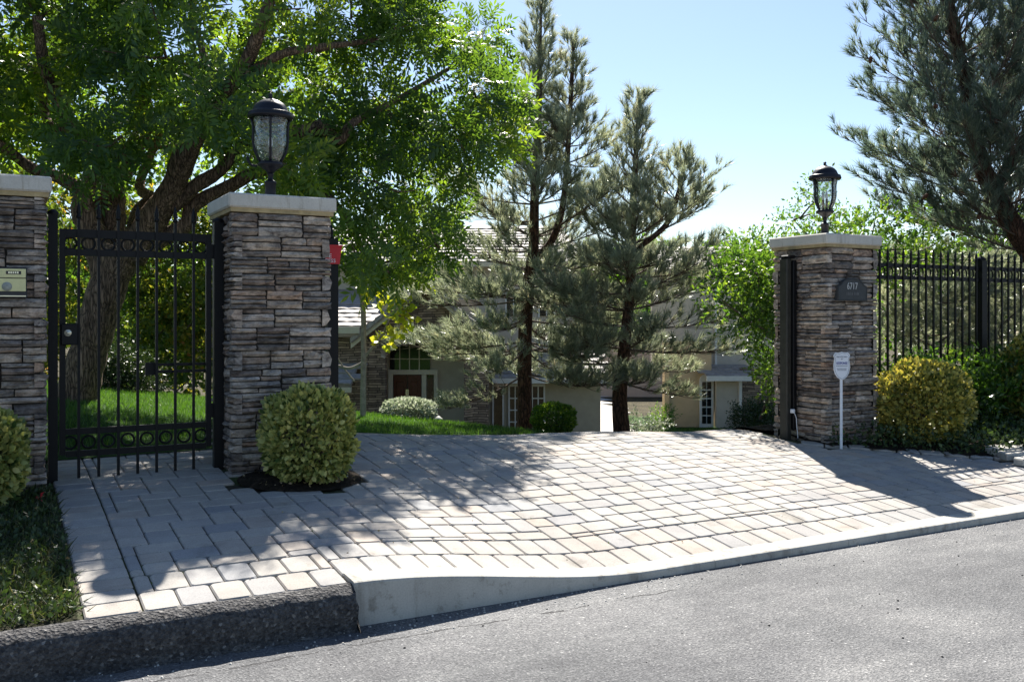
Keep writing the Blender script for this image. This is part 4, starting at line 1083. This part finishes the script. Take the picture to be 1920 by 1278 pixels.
pos = []; dr = []; sc = []; rn = []
for c in centers:
    n = rr.randint(40, 66); p, d = clump_points(c, rr.uniform(.24, .38), n, .65); d = d * .9; d[:, 2] -= .25
    pos.append(p); dr.append(d); sc.append(RNG.uniform(.85, 1.3, n)); rn.append(np.full(n, rr.uniform(.0, 1.0)))
merge_scatter('crown', PIN, np.concatenate(pos), np.concatenate(dr), np.concatenate(sc), L_TREE, bt, np.concatenate(rn))

# ------------------------------------------------------------------ pines
def pine(name, label, base, tops, Lmax, seed, whorl=.30, lean=0, tdens=1.0, start=.28, bare=None, wide=1.0, droop=0.0, fwd=1.0, cones=0, tuft_sc=1.0, aim=None, nmat=None):
    t = thing(name, label, 'tree', base); rr = random.Random(seed); P = []; Dd = []; Sc = []; Rn = []; br = MB(); cn = []
    for ti, (path, t0) in enumerate(tops):
        pts = [(*(p - base), r) for p, r in path]; c = crom(pts, 8)
        m = MB(); m.tube([Vector(q[:3]) for q in c], [max(.008, q[3]) for q in c], 12 if ti == 0 else 8); m.build('trunk' if ti == 0 else 'leader', PBARK, t)
        A = np.array(c); seg = np.linalg.norm(np.diff(A[:, :3], axis=0), axis=1); cum = np.concatenate([[0], np.cumsum(seg)]); tot = cum[-1]; s = tot * t0
        while s < tot * .995:
            f = s / tot; i = min(np.searchsorted(cum, s), len(A) - 1); o = A[i, :3]; k = rr.randint(4, 6); a0 = rr.uniform(0, 6.28)
            for b in range(k):
                az = a0 + b * 6.283 / k + rr.uniform(-.35, .35)
                L = (Lmax * (1 - f) ** .75 + .22) * rr.uniform(.6, 1.12) * (1.0 if ti == 0 else .62)
                if aim: L *= aim(az, f)
                if L < .12: continue
                el = R(lerp(2 - droop, 62, f ** 1.4) + rr.uniform(-12, 12)); h = Vector((math.cos(az), math.sin(az), 0)); q = []
                for j in range(5):
                    e = j / 4; q.append((*(Vector(o) + h * L * e * math.cos(el) + Vector((0, 0, L * (e * math.sin(el) + .16 * e * e)))), lerp(min(.016, max(.008, A[i, 3] * .3)), .003, e)))
                qq = crom(q, 3); br.tube([Vector(x[:3]) for x in qq], [x[3] for x in qq], 5, False); Q = np.array(qq)
                nt = max(4, int(L / .055 * tdens * (1 if f < .6 else .6)))
                for j in range(nt):
                    e = rr.uniform(start, 1.0) if j else 1.0; x = Q[min(int(e * (len(Q) - 1)), len(Q) - 1), :3]; di = Q[-1, :3] - Q[-4, :3]; di /= np.linalg.norm(di)
                    sd = np.array([rr.uniform(-1, 1), rr.uniform(-1, 1), rr.uniform(-.35, .75)]); tl = rr.uniform(.05, .30) * (1.25 - e) * min(1.6, L) * 1.3 + .03
                    tip = x + (di * .75 + sd * .8) * tl; dirn = di * .55 + sd * .55 + np.array([0, 0, .45])
                    if tl > .09: br.tube([Vector(x), Vector(tip)], [.005, .003], 3, False)
                    P.append(tip); Dd.append(dirn); Sc.append(rr.uniform(.8, 1.25) * tuft_sc); Rn.append(min(1, max(0, rr.gauss(.45, .25))))
                    if cones and rr.random() < .02 and len(cn) < cones: cn.append(Vector(tip) + Vector((0, 0, -.05)))
            s += whorl * rr.uniform(.75, 1.2) * (1.15 - .45 * f)
        for j in range(6):
            x = A[-1, :3]; P.append(x + np.array([rr.uniform(-.04, .04), rr.uniform(-.04, .04), rr.uniform(-.2, .02)])); Dd.append(np.array([rr.uniform(-.3, .3), rr.uniform(-.3, .3), 1])); Sc.append(1.1 * tuft_sc); Rn.append(.4)
    br.build('branches', TWIG, t)
    merge_scatter('needles', NDL, np.array(P), np.array(Dd), np.array(Sc), nmat or L_PINE, t, np.array(Rn))
    if cn:
        cm_ = MB().lathe([(.001, -.055), (.012, -.05), (.026, -.02), (.028, .005), (.018, .035), (.001, .05)], 8).mesh('cone'); cm_.materials.append(CONE)
        for c in cn: o = obj('cone', cm_, None, t, c); o.rotation_euler = (rr.uniform(-1, 1), rr.uniform(-1, 1), 0)
    return t, len(P)
def px_path(lst): return [(at(u, v, d), r / FPX * d) for u, v, d, r in lst]
d1 = 14.0; b = at(985, 812, d1)
t, n1 = pine('pine_tree', 'taller pine standing left of the drive, in front of the glazed wing', b,
     [(px_path([(985, 830, d1, 17), (984, 760, d1, 14), (984, 640, d1, 13), (990, 540, d1, 12), (1000, 470, d1, 10), (1003, 350, d1, 8), (1010, 200, d1, 6), (1012, 90, d1, 4), (1015, 8, d1, 2)]), .15),
      (px_path([(1000, 490, d1, 8), (1035, 450, d1, 7), (1056, 380, d1, 6), (1066, 260, d1, 5), (1072, 150, d1, 4), (1076, 75, d1, 2)]), .45)], 2.15, 31, .24, tdens=1.9, droop=26,
      aim=lambda az, f: .45 if (f > .55) else 1.0)
d2 = 13.2; b = at(1166, 822, d2)
t, n2 = pine('pine_tree', 'shorter pine with a dark trunk in front of the bright courtyard', b,
     [(px_path([(1168, 835, d2, 17), (1162, 740, d2, 14), (1172, 640, d2, 11), (1183, 520, d2, 9), (1186, 400, d2, 7), (1192, 300, d2, 5), (1196, 205, d2, 2)]), .17),
      (px_path([(1190, 470, d2, 5), (1250, 420, d2, 5), (1272, 360, d2, 4), (1285, 300, d2, 2)]), .45)], 1.65, 32, .23, tdens=1.9, droop=22, aim=lambda az, f: .6 if f > .62 else (.62 if f < .24 else 1.0))
d3 = 12.6; b = at(2075, 650, d3); b.z = T(b.x, b.y) - .1
PR = px_path([(2075, 760, d3, 26), (2020, 600, d3, 24), (1960, 510, d3, 22), (1900, 425, d3, 19), (1862, 355, d3, 17), (1838, 300, d3, 15), (1815, 180, d3, 12), (1790, 60, d3, 10), (1770, -60, d3, 8), (1760, -220, d3, 4)])
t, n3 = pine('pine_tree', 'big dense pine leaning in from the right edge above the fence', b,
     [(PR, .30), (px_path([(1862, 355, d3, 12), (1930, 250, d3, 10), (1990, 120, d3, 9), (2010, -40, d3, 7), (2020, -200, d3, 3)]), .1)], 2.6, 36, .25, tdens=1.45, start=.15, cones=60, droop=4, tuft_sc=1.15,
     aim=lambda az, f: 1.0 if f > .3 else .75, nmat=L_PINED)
print('TUFTS', n1, n2, n3)

# ------------------------------------------------------------------ loose shrubs and small trees
def shrub(name, label, base, clumps, tmpl, mat, cat='shrub', stems=True, per=60, r=(.22, .36), group=None, seed=1, bark=TWIG, lo=.1, hi=.9, sc_=(.8, 1.2), up=.25):
    t = thing(name, label, cat, base, group); rr = random.Random(seed); P = []; D_ = []; S_ = []; R_ = []
    for c in clumps:
        n = int(per * rr.uniform(.7, 1.3)); p, d = clump_points(c - base, rr.uniform(*r), n); d[:, 2] += up
        P.append(p); D_.append(d); S_.append(RNG.uniform(sc_[0], sc_[1], n)); R_.append(np.full(n, rr.uniform(lo, hi)))
    if stems: connect(t, [(np.array([0, 0, z]), .02) for z in np.linspace(-.05, .35, 5)], [np.array(c - base) for c in clumps], bark, 'stems', .03)
    merge_scatter('foliage', tmpl, np.concatenate(P), np.concatenate(D_), np.concatenate(S_), mat, t, np.concatenate(R_))
    return t
def poly_clumps(poly, n, d0, d1, mind, seed, reject=None):
    rr = random.Random(seed); out = []; k = 0; us = [p[0] for p in poly]; vs = [p[1] for p in poly]
    while len(out) < n and k < n * 60:
        k += 1; u, v = rr.uniform(min(us), max(us)), rr.uniform(min(vs), max(vs))
        if not in_poly(u, v, poly): continue
        c = at(u, v, rr.uniform(d0, d1))
        if any((c - q).length < mind for q in out): continue
        out.append(c)
    return out
def gbase(u, v, d): p = at(u, v, d); p.z = T(p.x, p.y); return p
# shrub at the driveway side of the right pillar
shrub('leafy_shrub', 'tall glossy green shrub behind the left side of the right pillar', gbase(1425, 800, 11.2),
      poly_clumps([(1350, 520), (1360, 485), (1405, 465), (1460, 460), (1500, 480), (1490, 600), (1480, 740), (1440, 715), (1425, 690), (1430, 620), (1390, 600), (1348, 560)], 38, 10.5, 12.0, .16, 2), TWG, L_SHRUB, 'shrub', True, 40, (.16, .26), seed=2)
shrub('leafy_shrub', 'open leafy shrub top showing above the cap of the right pillar', gbase(1560, 800, 11.8),
      poly_clumps([(1440, 440), (1470, 400), (1520, 395), (1540, 350), (1565, 400), (1640, 400), (1700, 430), (1760, 430), (1760, 520), (1640, 540), (1480, 560)], 30, 11.2, 12.6, .24, 3), TWG, L_SHRUB, 'shrub', True, 30, (.15, .26), seed=3)
for k, (u0, u1, lab) in enumerate(((1640, 1745, 'leafy shrub behind the fence next to the right pillar'), (1745, 1850, 'leafy shrub behind the fence by the thick fence post'), (1850, 1990, 'leafy shrub behind the fence at the right picture edge'))):
    shrub('hedge_shrub', lab, gbase((u0 + u1) / 2, 780, 10.4), poly_clumps([(u0, 700), (u1, 690), (u1, 790), (u0, 790)], 18, 9.9, 11.2, .14, 40 + k), TWG, L_SHRUB, 'shrub', True, 34, (.12, .2), 'shrubs behind the fence', 40 + k, lo=.0, hi=1.0)
shrub('feathery_shrub', 'grey-green feathery foliage behind the fence bars', gbase(1760, 760, 13.0), poly_clumps([(1640, 490), (1930, 480), (1930, 640), (1640, 640)], 60, 12.4, 14.2, .22, 50), NDL, L_PINE, 'shrub', True, 30, (.22, .34), seed=50)
shrub('sunlit_tree', 'bright yellow-green tree top behind the fence', gbase(1760, 640, 17.0), poly_clumps([(1600, 440), (1700, 400), (1800, 410), (1930, 430), (1990, 560), (1600, 560)], 26, 16, 17.2, .4, 51), TWGB, L_SHRUB, 'tree', True, 34, (.3, .45), seed=51, lo=.2, hi=.9, sc_=(1.2, 1.7))
# autumn trees behind the walk gate
shrub('autumn_tree', 'tree with yellow-green and rusty leaves seen through the right half of the walk gate', gbase(330, 720, 15.0), poly_clumps([(215, 400), (300, 360), (440, 380), (470, 560), (440, 730), (290, 725), (240, 640), (215, 520)], 62, 14.6, 16.0, .27, 60), TWGB, L_AUT, 'tree', True, 34, (.22, .36), seed=60, lo=.2, hi=1, sc_=(1.0, 1.5))
shrub('autumn_tree', 'tree with yellow and orange leaves left of the leaning trunk', gbase(60, 720, 15.5), poly_clumps([(-60, 330), (130, 340), (150, 440), (150, 560), (120, 700), (-60, 720)], 38, 14.8, 16.2, .28, 61), TWGB, L_AUT, 'tree', True, 34, (.22, .36), seed=61, lo=.1, hi=1, sc_=(1.0, 1.5))
shrub('background_tree', 'sunlit yellow-green tree filling the gaps behind the large crown', gbase(330, 700, 20.0), poly_clumps([(-120, 120), (100, 20), (420, 60), (640, 150), (660, 330), (620, 470), (300, 420), (-120, 400)], 44, 18.5, 20, .55, 62), TWGB, L_SHRUB, 'tree', True, 24, (.4, .65), seed=62, lo=.75, hi=1.0, bark=BARK, sc_=(1.5, 2.2))
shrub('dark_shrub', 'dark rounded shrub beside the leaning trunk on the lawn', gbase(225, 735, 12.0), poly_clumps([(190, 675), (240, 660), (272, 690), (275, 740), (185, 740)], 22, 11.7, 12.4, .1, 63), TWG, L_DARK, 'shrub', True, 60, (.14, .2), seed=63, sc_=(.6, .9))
for k, (u, v, d, w) in enumerate(((1090, 560, 66, 130), (1200, 540, 70, 150), (1330, 560, 60, 130), (1860, 570, 64, 220), (480, 540, 46, 200), (40, 530, 44, 330))):
    shrub('distant_tree', 'distant green tree beyond the house, ' + ('behind the taller pine', 'behind the courtyard gap', 'right of the courtyard gap', 'behind the fence', 'left of the stone gable', 'behind the leaning trunk')[k], gbase(u, 640, d),
          poly_clumps([(u - w, 640), (u - w * .7, v - 20), (u, v - 70), (u + w * .7, v - 20), (u + w, 640)], 34, d - 2, d + 2, 1.2, 80 + k), TWGB, L_SHRUB, 'tree', True, 60, (1.3, 2.0), 'distant trees beyond the house', 80 + k, sc_=(4.0, 6.0))
# maple sapling
sb_ = gbase(681, 800, 11.4)
sp = thing('sapling', 'thin young tree with a few yellow leaves beside the driveway', 'tree', sb_)
sm_ = tree_parts(sp, [[(681, 812, 11.4, 6.5), (681, 740, 11.4, 5.5), (682, 660, 11.4, 5), (681, 580, 11.4, 4.5), (676, 535, 11.4, 3.5), (690, 480, 11.4, 2)],
     [(684, 668, 11.4, 3), (715, 630, 11.35, 2.2), (735, 590, 11.3, 1.8), (770, 560, 11.3, 1)], [(680, 680, 11.4, 3), (655, 690, 11.4, 2.5), (628, 683, 11.4, 2)], [(665, 715, 11.4, 1.6), (645, 690, 11.4, 1.4), (630, 665, 11.4, 1.2)]], PALEBARK, sb_)
lc = [at(u, v, 11.35) - sb_ for u, v in ((735, 600), (755, 590), (748, 615), (730, 628), (720, 640), (765, 600), (705, 558), (700, 545), (720, 575), (690, 540), (742, 575), (760, 575))]
P = []; D_ = []
for c in lc:
    p, d = clump_points(c, .11, 12); P.append(p); D_.append(d)
star = ([(0, 0, 0), (-.05, .02, 0), (-.035, .06, .004), (0, .10, -.006), (.035, .06, .004), (.05, .02, 0)], [(0, 1, 2, 3, 4, 5)])
merge_scatter('leaves', [star], np.concatenate(P), np.concatenate(D_), RNG.uniform(.7, 1.1, len(lc) * 12), L_MAPLE, sp)

# ------------------------------------------------------------------ clipped shrubs
hexl = ([(0, 0, 0), (-.010, .009, .003), (-.0115, .022, .004), (0, .036, -.001), (.0115, .022, .004), (.010, .009, .003)], [(0, 1, 2, 3, 4, 5)])
def clipped(name, label, c, rx, rz, n, mat, grp, sq=2.6, leaf=1.0, flat=False, seed=1, cat='shrub'):
    base = Vector((c[0], c[1], T(c[0], c[1]))); t = thing(name, label, cat, base, grp); rr = np.random.default_rng(seed)
    d = rr.normal(size=(n, 3)); d /= np.linalg.norm(d, axis=1, keepdims=True)
    k = (np.abs(d[:, 0]) ** sq + np.abs(d[:, 1]) ** sq + np.abs(d[:, 2]) ** sq) ** (-1 / sq)
    lump = 1 + .05 * np.sin(d[:, 0] * 7 + seed) * np.sin(d[:, 1] * 6) + .04 * np.sin(d[:, 2] * 9 + d[:, 0] * 5)
    rad = k * lump * (1 - .34 * rr.random(n) ** 1.7); p = d * rad[:, None] * np.array([rx, rx, rz]); p[:, 2] += rz * 1.03
    keep = p[:, 2] > .03; p = p[keep]; d = d[keep]; g = d * 1.0 + rr.normal(size=d.shape) * .55; g[:, 2] += .35
    depth_in = rad[keep]
    merge_scatter('foliage', [hexl], p, g, rr.uniform(.8, 1.25, len(p)) * leaf, mat, t, np.clip(rr.normal(.68 if mat is L_BOXY else .72, .27, len(p)), 0, 1))
    m = MB(); q = random.Random(seed)
    for i in range(26):
        a = q.uniform(0, 6.28); e = q.uniform(.2, 1.3); v = Vector((math.cos(a) * math.cos(e) * rx, math.sin(a) * math.cos(e) * rx, rz + rz * math.sin(e) * .8)) * .78
        m.tube([Vector((0, 0, -.03)), Vector((v.x * .35, v.y * .35, v.z * .5)), v], [.011, .007, .003], 5, False)
    m.build('stems', TWIG, t); return t
G_ = 'clipped shrubs at the gate pillars'
clipped('clipped_shrub', 'round variegated yellow-green shrub in front of the middle pillar', (1.83, 6.23), .285, .305, 6200, L_BOX, G_, 2.8, 1.12, seed=1)
pL = at(-28, 850, 5.5); clipped('clipped_shrub', 'clipped variegated shrub cut by the left picture edge', (pL.x, pL.y), .20, .27, 3000, L_BOX, G_, 2.6, 1.3, seed=2)
clipped('clipped_shrub', 'large round golden shrub in front of the fence panel beside the right pillar', (7.95, 6.22), .41, .385, 8200, L_BOXY, G_, 2.3, 1.25, seed=3)
pR = at(1950, 730, 10.2); clipped('clipped_shrub', 'golden shrub cut by the right picture edge in front of the fence', (pR.x, min(pR.y, 6.5)), .38, .50, 6500, L_BOXY, G_, 2.3, 1.5, seed=4)
q = at(765, 780, 12.3); clipped('pale_shrub', 'low whitish clipped shrub on the lawn before the front door', (q.x, q.y), .33, .14, 3500, L_WHITE, None, 2.4, 1.1, seed=5)
q = at(1038, 800, 12.2); clipped('boxwood', 'small rounded green boxwood beside the trunk of the taller pine', (q.x, q.y), .27, .20, 4500, L_SHRUB, None, 2.4, .9, seed=6)
q = gbase(1205, 810, 13.8)
shrub('pale_perennial', 'twiggy pale-leaved plant right of the shorter pine trunk', q, [at(u, v, 13.8 + random.uniform(-.2, .2)) for u, v in ((1185, 800), (1200, 790), (1215, 795), (1230, 802), (1222, 812), (1205, 806), (1240, 795), (1192, 812))], TWG, L_WHITE, 'plant', True, 26, (.08, .14), seed=70, sc_=(.5, .8))
q = gbase(1400, 790, 33.0)
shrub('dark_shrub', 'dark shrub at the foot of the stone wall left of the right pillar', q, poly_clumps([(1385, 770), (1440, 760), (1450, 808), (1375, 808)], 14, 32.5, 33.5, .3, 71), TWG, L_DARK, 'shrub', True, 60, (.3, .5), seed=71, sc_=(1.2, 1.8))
q = gbase(1242, 800, 34.0)
shrub('courtyard_shrub', 'small green shrub at the corner of the tan wall', q, [at(u, v, 34) for u, v in ((1240, 785), (1244, 795), (1238, 803), (1246, 778))], TWG, L_SHRUB, 'shrub', True, 60, (.25, .4), seed=72, sc_=(1.0, 1.5))

# path light on the far lawn
pl_ = gbase(822, 790, 12.6); t = thing('path_light', 'tiny path light with a pointed white hood on the lawn', 'lamp', pl_)
MB().lathe([(.008, -.05), (.008, .10), (.001, .10)], 8).build('stake', IRON, t); MB().lathe([(.055, .098), (.05, .105), (.012, .135), (.001, .138)], 14).build('hood', WTRIM, t)

# ------------------------------------------------------------------ grass, ground cover, litter
blade = ([(-.5, 0, 0), (.5, 0, 0), (.38, .55, .06), (-.38, .55, .06), (.06, 1.0, .22), (-.06, 1.0, .22)], [(0, 1, 2, 3), (3, 2, 4, 5)])
def blades(name, pts, hmin, hmax, w, mat, spread=.45, parent=None):
    pts = np.asarray(pts); n = len(pts); h = RNG.uniform(hmin, hmax, n); tv = np.array(blade[0]); tv = tv * np.array([w / ((hmin + hmax) / 2), 1, 1])
    d = RNG.normal(size=(n, 3)) * spread; d[:, 2] = 1
    return merge_scatter(name, [(tv, blade[1])], pts, d, h, mat, parent)
def area_pts(n, x0, x1, y0, y1, ok, lift=0.0, dens=None):
    out = []; rr = random.Random(int(n + x0 * 7))
    while len(out) < n:
        x, y = rr.uniform(x0, x1), rr.uniform(y0, y1)
        if ok(x, y): out.append((x, y, T(x, y) + lift))
    return out
def vis_lawn(x, y):
    if not in_lawn(x, y) or depth(x, y) > 14.5: return False
    u, v, d = screen(x, y, T(x, y)); return (60 < u < 430) or (640 < u < 1060)
blades('lawn_grass', area_pts(42000, -6, 7.5, 7.62, 14, vis_lawn), .03, .065, .0045, L_GRASS, .4)
blades('far_grass', area_pts(9000, 14, 32, 22, 38, lambda x, y: 4.7 < x * CA - y * SA < 9.6 and 27 < depth(x, y) < 35.4), .08, .16, .02, L_GRASS, .4)
vg = lambda x, y: x < .30 and not in_pillar(x, y) and screen(x, y, .3)[0] > -700
blades('verge_grass', area_pts(24000, -3.2, .30, 4.33, 6.62, vg, -.02), .035, .10, .0048, L_WEED, .95)
P = area_pts(8500, -3.2, .31, 4.33, 6.62, vg, .0); merge_scatter('verge_weeds', [leaf_quad(.03, .014), leaf_quad(.022, .014)], np.array(P) + np.array([0, 0, .02]), rand_dirs(len(P), .5), RNG.uniform(.7, 1.5, len(P)), L_COVER, None)
rb = lambda x, y: in_right_bed(x, y) and not (6.86 < x < 7.55 and y > 6.42)
P = np.array(area_pts(15000, 6.86, 11.6, 4.5, 7.3, rb, 0)); P[:, 2] += RNG.random(len(P)) ** 1.5 * .17 + .02
merge_scatter('ground_cover', [leaf_quad(.045, .026), leaf_quad(.035, .024)], P, rand_dirs(len(P), .55), RNG.uniform(.7, 1.3, len(P)), L_COVER, None)
lf = leaf_quad(.03, .016, .3, .2)
P = area_pts(110, -1.2, .30, 4.3, 6.5, vg, .05); merge_scatter('fallen_leaves', [lf, leaf_quad(.02, .012)], P, rand_dirs(len(P)) * np.array([1, 1, .2]), RNG.uniform(.6, 1.3, len(P)), LITTER, None)
P = area_pts(70, 1.38, 2.22, 5.95, 6.55, in_bed, .035); merge_scatter('bed_litter', [lf], P, rand_dirs(len(P)) * np.array([1, 1, .25]), RNG.uniform(.5, 1.1, len(P)), LITTER, None)
P = [(random.uniform(.6, 9), random.uniform(4.5, 7.5)) for _ in range(55)]; P = [(x, y, T(x, y) + .004) for x, y in P if in_drive(x, y)]
merge_scatter('drive_litter', [leaf_quad(.018, .009, .3, .2)], P, rand_dirs(len(P)) * np.array([1, 1, .12]), RNG.uniform(.4, 1.1, len(P)), LITTER, None)
JW = []
rr = random.Random(8)
for d_, p in vis[:420]:
    if rr.random() < .5: continue
    for q in range(rr.randint(1, 5)):
        s_ = rr.choice((-1, 1)); e = rr.uniform(-.5, .5)
        X_, Y_ = (p[0] + s_ * p[2] / 2, p[1] + e * p[3]) if rr.random() < .5 else (p[0] + e * p[2], p[1] + s_ * p[3] / 2)
        JW.append((X_, Y_, T(X_, Y_) - .012))
merge_scatter('joint_weeds', [leaf_quad(.016, .006), leaf_quad(.011, .006)], JW, rand_dirs(len(JW), .9), RNG.uniform(.6, 1.3, len(JW)), L_COVER, None)
tet = ([(-.5, -.5, 0), (.5, -.4, 0), (.4, .5, 0), (-.5, .4, 0), (-.3, -.25, .5), (.28, -.3, .55), (.25, .3, .5), (-.3, .25, .6)], [(0, 1, 5, 4), (1, 2, 6, 5), (2, 3, 7, 6), (3, 0, 4, 7), (4, 5, 6, 7)])
def pebbles(name, pts, s0, s1, mat):
    pts = np.asarray(pts); n = len(pts); rt = frames(np.tile([[0, 1., 0]], (n, 1)), np.zeros(n)); a = RNG.random(n) * 6.28; c, s = np.cos(a), np.sin(a); z = np.zeros(n); o = np.ones(n)
    rt = np.stack([np.stack([c, -s, z], 1), np.stack([s, c, z], 1), np.stack([z, z, o], 1)], 1)
    me = scatter_mesh(name, tet[0], tet[1], pts, rt, RNG.uniform(s0, s1, n) ); return setp(obj(name, me, mat), kind='stuff')
PEB = m_plain('dark_grit', (.03, .03, .032), .8, .3, .3); PEBL = m_plain('pale_grit', (.42, .41, .38), .85, .2, .2)
pebbles('road_grit', [(random.uniform(-.5, 8), 4.22 - random.random() ** 1.6 * 2.6, 0) for _ in range(170)], .003, .012, PEB)
pebbles('kerb_grit', [(random.uniform(-.5, 8), 4.20 - random.random() ** 2 * .22, 0) for _ in range(420)], .003, .011, PEBL)
# stepping stones in the bed on the right
for k, (u, v) in enumerate(((1880, 826), (1906, 832), (1935, 838))):
    d = FPX * (EYE - .28) / (v - HORIZ); q = at(u, v, d); m = MB(); rr = random.Random(k); poly = [(math.cos(a) * .19 * rr.uniform(.85, 1.15), math.sin(a) * .12 * rr.uniform(.85, 1.15)) for a in [i * 6.283 / 9 for i in range(9)]]
    vs = [(x, y, .03) for x, y in poly] + [(x * 1.05, y * 1.05, .018) for x, y in poly] + [(x * 1.05, y * 1.05, -.03) for x, y in poly]
    m.add(vs, [tuple(range(9))] + [(i, (i + 1) % 9, 9 + (i + 1) % 9, 9 + i) for i in range(9)] + [(9 + i, 9 + (i + 1) % 9, 18 + (i + 1) % 9, 18 + i) for i in range(9)])
    o = m.build('stepping_stone', CONC, None, (q.x, q.y, T(q.x, q.y) + .04)); setp(o, ('flat pale stepping stone nearest the golden shrub', 'flat pale stepping stone in the middle of the short row', 'flat pale stepping stone at the right picture edge')[k], 'stone', 'stepping stones in the right bed')
fl = at(78, 937, FPX * (EYE - .36) / (937 - HORIZ)); fl.z = T(fl.x, fl.y) + .04
P = np.tile(np.array([fl]), (5, 1)); o = merge_scatter('red_petals', [leaf_quad(.05, .03, .3)], P + RNG.normal(size=P.shape) * .008, rand_dirs(5, .2), np.full(5, .8), m_leaf('red_petal', [(0, (.55, .03, .05)), (1, (.7, .06, .09))], .3, (1.2, 1, 1)), None)
o['kind'] = 'stuff'
bpy.context.view_layer.update()
